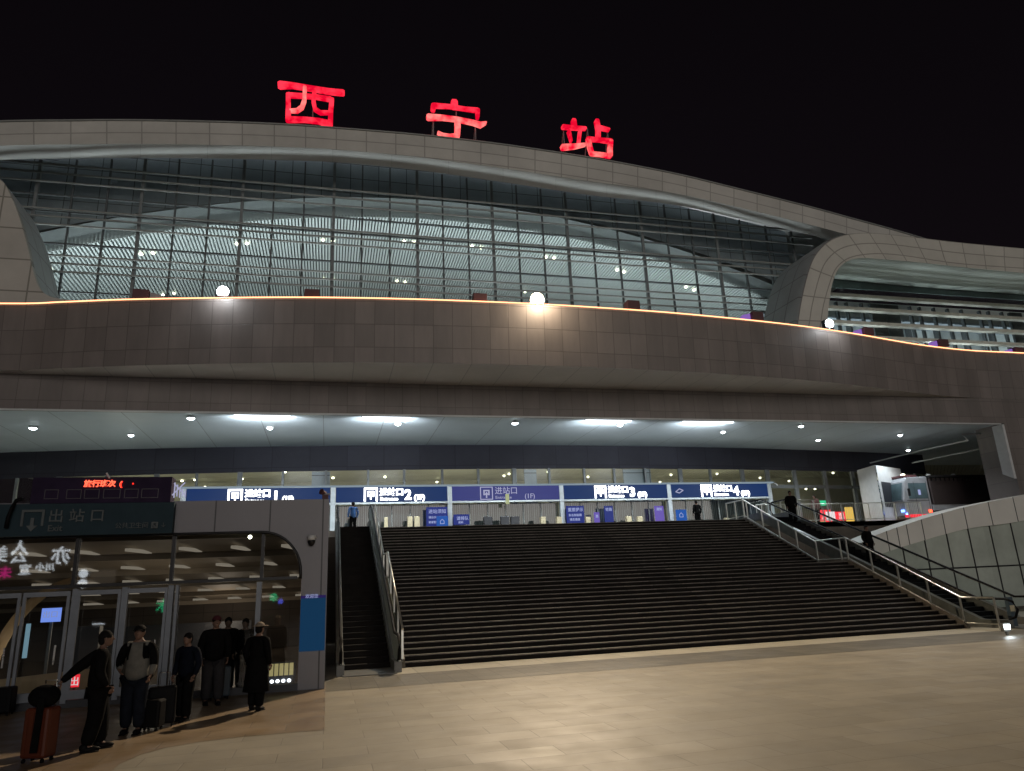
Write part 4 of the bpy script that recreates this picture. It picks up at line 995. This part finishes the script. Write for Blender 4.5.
# ceiling light panels in the exit hall
rownames = ['nearest', 'second', 'third', 'fourth', 'fifth', 'sixth', 'seventh', 'farthest']
for k in range(8):
    y = 21.9+k*2.8; zz = 4.0-(y-18.9)*3.25/27.1-.06
    for j in range(7):
        x = -9.4+j*1.35+(k % 2)*.6
        MB().prismz([(x, y), (x+.15, y), (x+.42, y+1.25), (x+.27, y+1.25)], zz-.11, zz-.03).build('ceiling_panel_light', 'lampdim', label='warm slanted light panel in the exit hall ceiling, %s row, %s from the left' % (rownames[k], ORD[j]), cat='ceiling light', group='slanted ceiling lights in the exit hall', loc=(x, y, zz))
lamp('POINT', 'exit_hall_fill', (-5, 24.5, 1.4), 30, (1, .82, .62), ex, shadow_soft_size=.5)  # added unseen fill lights for the exit hall interior, no fittings modelled
lamp('POINT', 'exit_hall_fill', (-8.6, 22.4, 1.0), 26, (1, .86, .70), ex, shadow_soft_size=.3)  # added fill brightening the tan ribs and counter
lamp('POINT', 'exit_hall_fill', (-4, 32, 1.3), 60, (1, .80, .62), ex, shadow_soft_size=.5)
P = at(250, 537, 19.6); MB().ball(P, .05, .05, .05, 8, 6).build('spot_lamp', 'lampdot', label='small warm spot lamp at the top of the exit hall glazing', cat='lamp', loc=P)
# screens and small lit things inside
P = at(51, 615, 21.5)
t = thing('wall_screen', 'blue glowing screen inside the leftmost doors', 'screen', (P.x, 21.5, 0))
MB().box(P.x-.22, P.x+.22, 21.5, 21.55, P.z-.17, P.z+.17).build('display', 'screen', t)
text('出口', .18, (P.x-.19, 21.49, P.z-.05), 'adwhite', 'lettering', t); MB().bar((P.x, 21.6, 0), (P.x, 21.6, P.z), .06).build('stand', 'greysteel', t)
P = at(26, 640, 21)
MB().box(P.x-.04, P.x+.05, 21, 21.05, P.z-.42, P.z+.38).build('light_column', 'palecol', label='tall narrow pale blue light column inside the leftmost doors', cat='light', loc=(P.x, 21, P.z))
P = at(74, 681, 17.6+1.4)
t = thing('red_sign', 'small glowing red and white sign behind the man in black', 'sign', (P.x, 19, 0))
MB().box(P.x-.09, P.x+.1, 19, 19.04, P.z-.13, P.z+.13).build('panel', 'redad', t)
text('出', .2, (P.x-.09, 18.99, P.z-.08), 'whitead', 'lettering', t); MB().bar((P.x, 19.06, .0), (P.x, 19.06, P.z), .04).build('stand', 'greysteel', t)
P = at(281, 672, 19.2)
t = thing('reflection_standin', 'yellow bars over small white dots imitating lights mirrored in the glass by the pillar', 'reflection stand-in', (P.x, 19.2, 0))  # added glowing shapes stand in for lights reflected in the glass
for k in range(5): MB().box(P.x-.27+k*.115, P.x-.18+k*.115, 19.2, 19.24, P.z-.08, P.z+.19).build('reflected_bar', 'yellowreflect', t)
for k in range(4): MB().ball((P.x-.2+k*.13, 19.2, P.z-.20), .045, .03, .04, 8, 5).build('lamp', 'signwhite', t)  # white dots of the same reflection, built as glowing balls
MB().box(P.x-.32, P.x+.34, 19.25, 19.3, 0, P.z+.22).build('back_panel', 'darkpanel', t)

# exit sign board
t = thing('exit_sign', 'dark teal sign board reading 出站口 Exit over the exit hall', 'sign', (-5.5, YE-.2, ZG))
MB().box(-9.6, -3.50, YE-.22, YE-.02, 3.62, 4.33).build('board', 'signgreen', t)
a = at(20, 520, YE-.25)
m = MB(); yy = YE-.245
xa, za, xb_, zb_ = at(22, 510, YE-.25).x, 3.72, at(45, 510, YE-.25).x, 4.20
m.box(xa, xb_, yy, yy+.02, zb_-.05, zb_); m.box(xa, xa+.05, yy, yy+.02, za+.12, zb_-.05); m.box(xb_-.05, xb_, yy, yy+.02, za+.12, zb_-.05)
xm = (xa+xb_)/2; m.box(xm-.035, xm+.035, yy, yy+.02, za+.12, za+.3); m.prism([(xm-.11, za+.13), (xm+.11, za+.13), (xm, za)], yy-.004, yy+.02)
m.build('pictogram', 'signgrey', t)
text('出 站 口', .31, (at(52, 516, YE).x, yy, 3.94), 'signgrey', 'main_lettering', t, .01, .003, sx=1.05)
text('Exit', .19, (at(52, 524, YE).x, yy, 3.72), 'signgrey', 'small_lettering', t, .01, .002)
text('公共卫生间 ♿ ↓', .14, (at(118, 524, YE).x, yy, 3.76), 'signgrey', 'side_lettering', t, .01, 0)
# led board on the roof
t = thing('led_display', 'dark led display board scrolling red characters above the exit sign', 'led display', (-5, YE-.1, ZTOP))
xa, xb_ = at(33, 490, YE-.1).x, at(172, 490, YE-.1).x
MB().box(xa, xb_, YE-.18, YE+.25, ZTOP-.04, 4.93).build('housing', 'ledface', t)
yy = YE-.2
text('旅行班次', .165, (at(84, 483, YE-.2).x, yy, 4.72), 'ledhot', 'red_lettering', t, .008, .004)
text('(     ·', .15, (at(120, 483, YE-.2).x, yy, 4.72), 'ledred', 'red_marks', t, .008, .006)
text('(', .15, (at(119.5, 483, YE-.21).x, yy, 4.72), 'ledhot', 'red_marks', t, .008, .006)
for k, (pa, pb) in enumerate([(44, 58), (66, 81), (84, 99), (103, 120), (124, 138), (141, 158)]):
    X0, X1 = at(pa, 496, YE-.2).x, at(pb, 496, YE-.2).x; z0_, z1_ = 4.44, 4.64
    m = MB(); th = .012
    m.box(X0, X1, yy, yy+.02, z0_, z0_+th); m.box(X0, X1, yy, yy+.02, z1_, z1_+th); m.box(X0, X0+th, yy, yy+.02, z0_+th, z1_); m.box(X1-th, X1, yy, yy+.02, z0_+th, z1_)
    m.build('cell_outline', 'ledline', t)
m = MB()
X0 = xb_+.02
for k in range(5): m.box(X0+.03+k*.06, X0+.055+k*.06, YE-.15, YE-.13, 4.44+.03*(k % 2), 4.80-.05*k)
m.bar((X0, YE-.14, 4.5), (X0+.26, YE-.14, 4.8), .025); m.bar((X0+.02, YE-.12, 4.78), (X0+.28, YE-.12, 4.5), .025)
m.build('reflective_end_panel', 'signdim', t)  # reflective white panel, its reflected light put in as glow
MB().bar((at(112, 480, YE).x, YE-.2, 4.9), (at(109, 478, YE).x, YE-.24, 5.02), .03).build('end_lamp', 'white', t)
# loose black cable over the sign
q = [at(x, y, YE-.3) for x, y in ((23, 499), (17, 500), (12, 508), (8, 518), (6, 528))]
MB().tube(q, .045, 6).build('loose_cable', 'black', label='loose black cable hanging over the left end of the exit sign', cat='cable', loc=q[2])
# pillar fittings: poster, dome camera, loudspeaker
a, b = at(301, 596, YE-.03), at(328, 650, YE-.03)
t = thing('wall_poster', 'blue poster with violet top edge on the grey pillar', 'poster', ((a.x+b.x)/2, YE, b.z))
MB().box(a.x, -.02, YE-.04, YE-.003, b.z, a.z-.06).build('sheet', 'poster', t)
MB().box(a.x, -.02, YE-.041, YE-.003, a.z-.06, a.z).build('top_edge', 'posterlow', t)
text('欢迎您', .10, (a.x+.1, YE-.048, a.z-.05), 'adwhite', 'lettering', t, .003)
P = at(311.5, 540, YE-.12)
t = thing('dome_camera', 'white bracketed dome security camera on the grey pillar', 'security camera', (P.x, YE-.12, P.z))
MB().tube([(P.x, YE-.12, P.z+.11), (P.x, YE-.12, P.z-.005)], .095, 14).build('housing', 'white', t)
MB().ball((P.x, YE-.12, P.z-.01), .09, .09, .13, 12, 6, -1, 0).build('dome', 'blackmetal', t)
MB().tube([(P.x, YE-.12, P.z+.06), (P.x+.08, YE-.08, P.z+.10), (P.x+.10, YE, P.z+.06)], .02, 6).build('bracket', 'white', t)
P = at(326, 495, YE+.1)
t = thing('horn_speaker', 'small brown horn loudspeaker standing on the pillar top', 'loudspeaker', (P.x, YE+.1, ZTOP))
MB().box(P.x-.09, P.x+.06, YE+.05, YE+.17, ZTOP, ZTOP+.12).build('body', 'boxred', t, bevel=.01)
MB().tube([(P.x+.0, YE+.1, ZTOP+.15), (P.x-.12, YE+.0, ZTOP+.19)], [.03, .075], 10).build('horn', 'boxred', t)
MB().box(P.x-.1, P.x+.1, YE+.04, YE+.18, ZTOP+.12, ZTOP+.15).build('base_plate', 'alu', t)

# ------------------------------------------------------------------ street signs across the plaza, mirrored in the glass
YN = -62
def mirror_at(px, py):
    Yv = 2*(YE+.12)-YN
    P = at(px, py, Yv); return P
b_ = thing('street_building', 'dark low building across the plaza carrying lit shop signs', 'building', (-25, YN-3, 0))
MB().box(-90, -2, YN-14, YN-.6, 0, 12.5).build('facade', 'building', b_)
for k in range(16):
    x = -84+k*5; MB().box(x, x+2.6, YN-.62, YN-.56, 4, 6).build('window', 'gable', b_)
def neon(px, py, s_, size, mat, lab, off=.02):
    P = mirror_at(px, py); t = thing('shop_sign', lab, 'neon sign', (P.x, YN, P.z), 'lit signs across the plaza')
    text(s_, size, (P.x+size/2, YN, P.z-size/2), mat, 'lettering', t, .05, off, face=math.pi)
    MB().box(P.x-size*.6*len(s_)**.5, P.x+size*.6, YN-.55, YN-.08, P.z-size*.7, P.z+size*.6).build('backing', 'blackmetal', t)
    return P
neon(20, 553, '公', 2.0, 'neonwhite', 'large white neon character 公 across the plaza')
neon(20, 545, '人', 1.8, 'neonwhite', 'white neon character 人 above the others across the plaza')
neon(61, 553, '亦', 2.2, 'neonwhite', 'large white neon character 亦 across the plaza')
neon(-1, 552, '美', 2.0, 'neonwhite', 'white neon character 美 at the end of the row across the plaza')
neon(25, 568, '宣', 1.3, 'neonwhite', 'small white neon character 宣 across the plaza')
neon(40, 566, '小', 1.0, 'neonwhite', 'tiny white neon character 小 across the plaza', .02)
neon(50, 566, '川', 1.0, 'neonwhite', 'tiny white neon character 川 across the plaza', .02)
neon(5, 571, '未', 1.5, 'magenta', 'magenta neon character 未 across the plaza')
neon(83, 572, '●', 1.3, 'neonwhite', 'round white lit sign across the plaza')
neon(82, 582, '●', 1.3, 'neonwhite', 'second round white lit sign below the first across the plaza')
for k in range(4): pass
P = mirror_at(98, 577)
t = thing('lit_window', 'pale lit upper window across the plaza', 'lit window', (P.x, YN, P.z))
MB().box(P.x-2.0, P.x+1.8, YN-.5, YN-.3, P.z-.8, P.z+.9).build('pane', 'lampdim', t)
neon(98, 627, '三', 1.6, 'neonwhite', 'slanted white triple bar sign low across the plaza', .02)
neon(271, 595, '※', 1.8, 'green', 'green star shaped neon sign across the plaza')
neon(279, 600, '※', 1.1, 'blueneon', 'blue star shaped neon sign across the plaza')
neon(163, 604, '木', 1.6, 'green', 'dim green neon sign across the plaza')

# ------------------------------------------------------------------ PEOPLE
def skin(verts, edges, radii, sub=1):
    me = bpy.data.meshes.new('s'); me.from_pydata([tuple(v) for v in verts], edges, [])
    o = bpy.data.objects.new('s', me); C.objects.link(o)
    md = o.modifiers.new('skin', 'SKIN'); md.branch_smoothing = .6
    # mark one root per connected piece
    adj = {i: [] for i in range(len(verts))}
    for a, b in edges: adj[a].append(b); adj[b].append(a)
    seen = set(); sv = me.skin_vertices[0].data
    for i in range(len(verts)):
        r_ = radii[i]; sv[i].radius = r_ if isinstance(r_, tuple) else (r_, r_); sv[i].use_root = False
    for i in range(len(verts)):
        if i in seen: continue
        sv[i].use_root = True; stck = [i]
        while stck:
            q = stck.pop()
            if q in seen: continue
            seen.add(q); stck += adj[q]
    if sub: sb = o.modifiers.new('sub', 'SUBSURF'); sb.levels = sub; sb.render_levels = sub
    bpy.context.view_layer.update()
    r_ = bpy.data.meshes.new_from_object(o.evaluated_get(bpy.context.evaluated_depsgraph_get()))
    bpy.data.objects.remove(o); return r_
def meshobj(name, me_list, mat, parent, loc=(0, 0, 0)):
    vs_, fs_ = [], []
    for me in me_list:
        n = len(vs_); vs_ += [tuple(v.co) for v in me.vertices]; fs_ += [tuple(n+i for i in p.vertices) for p in me.polygons]
    me = bpy.data.meshes.new(name); me.from_pydata(vs_, [], fs_); me.materials.append(M[mat]); me.polygons.foreach_set('use_smooth', [True]*len(fs_)); me.update()
    o = bpy.data.objects.new(name, me); C.objects.link(o); o.parent = parent; BASE[o.name] = Vector((0, 0, 0)); return o
def mb_mesh(m):
    me = bpy.data.meshes.new('x'); me.from_pydata(m.v, [], m.f); return me
def person(loc, h, face, label, top='blackcloth', legs='blackcloth', head='hair', arms=None, coat=False, girth=1, stride=.06, yoke=None, hat=None, backpack=None, group=None, lean=0):
    """face: heading in degrees, 0 looks to +Y, 90 looks to -X, 180 looks to the camera side"""
    t = bpy.data.objects.new('person', None); C.objects.link(t); t.location = loc; t.rotation_euler.z = R(face); t.scale = (h/1.72,)*3; t.empty_display_size = .2
    BASE[t.name] = Vector((0, 0, 0)); tag(t, label, 'person', group)
    A = {'l': [(-.205, 0, 1.41), (-.27, -.04, 1.13), (-.255, .07, .90)], 'r': [(.205, 0, 1.41), (.27, -.04, 1.13), (.255, .07, .90)]}
    if arms: A.update(arms)
    sp = [Vector(p) for p in ((0, 0, .94), (0, lean*.3, 1.12), (0, lean*.7, 1.32), (0, lean, 1.45), (0, lean+.01, 1.53), (0, lean+.02, 1.60))]
    sh = lambda s_: [Vector(p)+Vector((0, lean, 0)) for p in A[s_]]
    lg = {-1: [Vector((-.095, 0, .90)), Vector((-.105, .03+stride*.5, .50)), Vector((-.11, stride, .09)), Vector((-.12, stride+.15, .035))],
          1: [Vector((.095, 0, .90)), Vector((.105, .03-stride*.3, .50)), Vector((.11, -stride, .09)), Vector((.12, -stride+.15, .035))]}
    # body
    V = list(sp); Eg = [(0, 1), (1, 2), (2, 3), (3, 4), (4, 5)]; Rr = [(.08, .07), (.08, .06), (.09, .06), (.06, .06), (.052, .055), (.06, .07)]
    for s_ in 'lr':
        a = sh(s_); n = len(V); V += a; Eg += [(3, n), (n, n+1), (n+1, n+2)]; Rr += [.050, .038, .024]
        d = (a[2]-a[1]).normalized(); pal = a[2]+d*.06; V.append(pal); Rr.append((.027, .015)); Eg.append((n+2, n+3))
    for k in (-1, 1):
        n = len(V); V += lg[k]; Eg += [(0, n), (n, n+1), (n+1, n+2), (n+2, n+3)]; Rr += [.06, .045, .036, .03]
    parts = [skin(V, Eg, Rr)]
    for s_ in 'lr':   # fingers
        a = sh(s_); d = (a[2]-a[1]).normalized(); side = 1 if s_ == 'r' else -1
        wdir = Vector((0, 1, 0)); wdir = (wdir-d*wdir.dot(d)).normalized(); cur = Vector((-side, 0, 0)); cur = (cur-d*cur.dot(d)).normalized()
        FV, FE, FR = [], [], []
        for j, L_ in enumerate((.070, .078, .073, .058)):
            p0 = a[2]+d*.075+wdir*(.030-.020*j); n = len(FV)
            FV += [p0, p0+d*L_*.5+cur*.008, p0+d*L_*.88+cur*.03]; FE += [(n, n+1), (n+1, n+2)]; FR += [.010, .009, .007]
        n = len(FV); p0 = a[2]+d*.03+wdir*.025
        FV += [p0, p0+d*.035+wdir*.028, p0+d*.065+wdir*.03+cur*.012]; FE += [(n, n+1), (n+1, n+2)]; FR += [.012, .010, .008]
        parts.append(skin(FV, FE, FR, 0))
    hc = Vector((0, lean+.035, 1.62)); m = MB()
    m.ball(hc, .078, .098, .115, 16, 12); m.ball((hc.x, hc.y+.02, hc.z-.055), .058, .075, .065, 12, 8)
    m.tube([(hc.x, hc.y+.088, hc.z+.02), (hc.x, hc.y+.118, hc.z-.022), (hc.x, hc.y+.09, hc.z-.032)], [.009, .016, .01], 6)
    for k in (-1, 1):
        m.ball((hc.x+k*.08, hc.y-.005, hc.z-.005), .012, .02, .03, 8, 6)
        m.ball((hc.x+k*.03, hc.y+.088, hc.z+.012), .014, .01, .009, 8, 5)
    m.ball((hc.x, hc.y+.086, hc.z-.062), .026, .012, .008, 8, 5)
    parts.append(mb_mesh(m)); meshobj('body', parts, 'skin', t)
    # hair or headgear
    m = MB()
    m.ball((hc.x, hc.y-.012, hc.z+.022), .088, .104, .108, 16, 10, -.15, 1)
    m.ball((hc.x, hc.y-.045, hc.z-.02), .080, .066, .085, 12, 8)
    meshobj('hair', [mb_mesh(m)], 'hair', t)
    if hat:
        m = MB(); m.ball((hc.x, hc.y-.005, hc.z+.045), .096, .112, .092, 16, 8, 0, 1)
        if hat[1] == 'brim': m.tube([(hc.x, hc.y, hc.z+.048), (hc.x, hc.y, hc.z+.058)], .165, 18)
        elif hat[1] == 'peak': m.box(hc.x-.06, hc.x+.06, hc.y+.08, hc.y+.18, hc.z+.042, hc.z+.054)
        else: m.ball((hc.x, hc.y-.005, hc.z+.05), .101, .117, .03, 16, 6)
        meshobj('hat', [mb_mesh(m)], hat[0], t)
    # jacket
    g_ = girth
    V = [Vector((0, lean*.1, .79)), Vector((0, lean*.3, 1.08)), Vector((0, lean*.7, 1.30)), Vector((0, lean, 1.42)), Vector((0, lean, 1.49))]
    Eg = [(0, 1), (1, 2), (2, 3), (3, 4)]; Rr = [(.20*g_, .15*g_), (.19*g_, .14*g_), (.20*g_, .14*g_), (.12, .10), (.075, .075)]
    for s_ in 'lr':
        a = sh(s_); n = len(V); V += [a[0], a[1], a[2]+(a[2]-a[1]).normalized()*.015]; Eg += [(3, n), (n, n+1), (n+1, n+2)]; Rr += [.082*g_, .068*g_, .050]
    jk = skin(V, Eg, Rr); o = meshobj('coat' if coat else 'jacket', [jk], top, t)
    if yoke:
        o.data.materials.append(M[yoke])
        for p in o.data.polygons:
            c = p.center
            if (1.22 < c.z < 1.42 and abs(c.x) > .07 and abs(c.x) < .25) or (abs(c.x) > .2 and c.z > 1.1): p.material_index = 1
    if coat:
        m = MB(); m.s = True; rows = []
        for zz, rx, ry in ((1.05, .19, .15), (.85, .21, .17), (.6, .235, .19), (.38, .26, .21)):
            rows.append([(rx*g_*math.cos(a)+.006*math.sin(5*a), ry*g_*math.sin(a)+.008*math.cos(6*a), zz) for a in [2*math.pi*j/20 for j in range(21)]])
        m.sheet(rows); meshobj('coat_skirt', [mb_mesh(m)], top, t)
    # trousers
    V = [Vector((0, 0, .98))]; Eg = []; Rr = [(.15*g_, .125*g_)]
    for k in (-1, 1):
        n = len(V); a = lg[k]; V += [a[0]+Vector((0, 0, -.04)), a[1], a[2]+Vector((0, 0, -.02))]; Eg += [(0, n), (n, n+1), (n+1, n+2)]; Rr += [.125*g_, .10*g_, .088*g_]
    meshobj('trousers', [skin(V, Eg, Rr)], legs, t)
    m = MB()
    for k in (-1, 1):
        a = lg[k][2]; m.ball((a.x, a.y+.06, .045), .052, .145, .045, 12, 6); m.ball((a.x, a.y-.02, .075), .05, .07, .06, 10, 6)
        m.box(a.x-.045, a.x+.045, a.y-.07, a.y+.18, 0.0, .022)
    meshobj('shoes', [mb_mesh(m)], 'black', t)
    if backpack:
        m = MB(); m.ball((0, lean-.20, 1.22), .17, .11, .24, 14, 10)
        b = bpy.data.objects.new('x', None); bpy.data.objects.remove(b)
        o = meshobj('strap', [mb_mesh(MB().tube([(-.1, lean-.12, 1.42), (-.11, lean+.09, 1.44), (-.13, lean+.15, 1.25), (-.14, lean-.02, 1.05)], .02, 6).tube([(.1, lean-.12, 1.42), (.11, lean+.09, 1.44), (.13, lean+.15, 1.25), (.14, lean-.02, 1.05)], .02, 6))], backpack, t)
        bp = thing('backpack', 'dark backpack worn by the person in the pale and black jacket', 'backpack', loc)
        bp.rotation_euler.z = R(face); bp.scale = t.scale; BASE[bp.name] = Vector((0, 0, 0))
        meshobj('pack', [mb_mesh(m)], backpack, bp); m = MB(); m.ball((0, lean-.29, 1.13), .12, .05, .11, 12, 8); meshobj('pocket', [mb_mesh(m)], backpack, bp)
    return t
def gp(px, py): v = at(px, py, Z=0); return (v.x, v.y, 0)
person(gp(92, 751), 1.68, -72, 'man in black coat facing right and pulling the orange red suitcase', arms={'l': [(-.20, -.02, 1.41), (-.27, -.28, 1.21), (-.20, -.50, 1.02)], 'r': [(.2, .0, 1.41), (.25, -.03, 1.13), (.22, .10, .93)]}, girth=1.26, stride=.10)
person(gp(131, 734), 1.70, 176, 'person in pale and black jacket with black cap holding a phone', top='whitecloth', legs='jeans', yoke='blackcloth', hat=('hair', 'peak'), backpack='blackcloth', girth=1.18, stride=.03, arms={'l': [(-.21, 0, 1.41), (-.28, .0, 1.13), (-.26, .12, .93)], 'r': [(.21, 0, 1.41), (.30, -.03, 1.15), (.22, .16, 1.04)]})
person(gp(183, 721), 1.50, 150, 'short person in navy jacket and dark trousers beside a black suitcase', top='navycloth', legs='blackcloth', girth=1.1, stride=.05)
person(gp(211, 705), 1.74, 195, 'tall person in black coat and red cap with loose grey trousers', legs='greycloth', hat=('redcloth', 'peak'), girth=1.22, stride=.09)
person((-2.28, 19.3, .0), 1.66, 185, 'person in black standing in the doorway just right of the red cap', girth=1.1)
person((-1.86, 19.1, .0), 1.62, 170, 'person in black standing farthest right in the exit doorway', girth=1.1)
person(gp(255, 711), 1.60, -30, 'person in long black coat and pale brimmed hat standing by the shadow edge', coat=True, hat=('tanhat', 'brim'), girth=1.1, stride=.05)
a = at(697, 510, 40.5); person((a.x, 40.5, H), 1.66, 5, 'dark figure alone at the top of the stairs before the rightmost doors')
a = at(355, 518, 38.5); person((a.x-.1, 38.5, H), 1.62, 20, 'person in blue jacket at the top of the left escalator', top='bluecloth')
def esc_z(y): return max(0, min(H, (y-22.2)/12.5*H))
person((23.75, 33.6, esc_z(33.6)+.05), 1.68, 160, 'person in black riding near the top of the right escalator', girth=1.15)
person((27.6, 39.2, H), 1.62, 140, 'dark figure behind the platform railing left of the brown jacket', girth=1.05)
person((29.3, 39.0, H), 1.70, 100, 'person in red brown jacket standing at the platform railing', top='browncloth', girth=1.25)
person((23.6, 28.2, esc_z(28.2)+.02), 1.62, 190, 'person in black riding halfway down the right escalator', girth=1.15)

# ------------------------------------------------------------------ luggage
def suitcase(loc, h, w_, dd, rz, mat, label, handle, tilt=0):
    t = bpy.data.objects.new('suitcase', None); C.objects.link(t); t.location = loc; t.rotation_euler = (tilt, 0, R(rz)); BASE[t.name] = Vector((0, 0, 0)); tag(t, label, 'suitcase')
    MB().box(-w_/2, w_/2, -dd/2, dd/2, .06, h).build('shell', mat, t, bevel=.04)
    m = MB()
    for k in (-.32, -.11, .11, .32): m.box(w_*k-.012, w_*k+.012, -dd/2-.008, -dd/2+.01, .12, h-.06)
    m.build('ribs', mat, t)
    for sx in (-1, 1):
        for sy in (-1, 1): MB().tube([(sx*(w_/2-.05)-.012, sy*(dd/2-.04), .03), (sx*(w_/2-.05)+.012, sy*(dd/2-.04), .03)], .03, 12).build('wheel', 'black', t)
    if handle:
        MB().tube([(-.09, dd/2-.03, h), (-.09, dd/2-.03, h+handle), (.09, dd/2-.03, h+handle), (.09, dd/2-.03, h)], .011, 6).build('pull_handle', 'steel', t)
    return t
def pc_(px, py): return gp(px, py)
sc = pc_(37, 762)
suitcase(sc, .72, .38, .26, -20, 'orangecase', 'orange red suitcase with a black bag strapped on top', .34)
t = thing('travel_bag', 'black soft bag strapped on top of the orange red suitcase', 'bag', (sc[0], sc[1], .72))
m = MB(); m.ball((sc[0], sc[1]-.02, .86), .21, .16, .155, 16, 10); m.build('bag', 'blackcloth', t)
m = MB(); m.bar((sc[0], sc[1]-.2, .15), (sc[0]+.02, sc[1]-.19, .85), .09, .02); m.build('strap', 'blackcloth', t)
suitcase(pc_(160, 727), .66, .46, .28, 8, 'black', 'black suitcase standing between the pale jacket and the navy jacket', .22)
suitcase((-2.25, 18.0, 0), .68, .44, .28, 20, 'bluecase', 'slate blue suitcase standing behind the person in the long coat', .18)
suitcase(pc_(-2, 716), .55, .5, .34, 0, 'black', 'black rounded suitcase at the left edge before the doors', 0)
suitcase(pc_(150, 731), .5, .38, .26, -15, 'black', 'low black suitcase at the feet of the person in the pale jacket', 0)
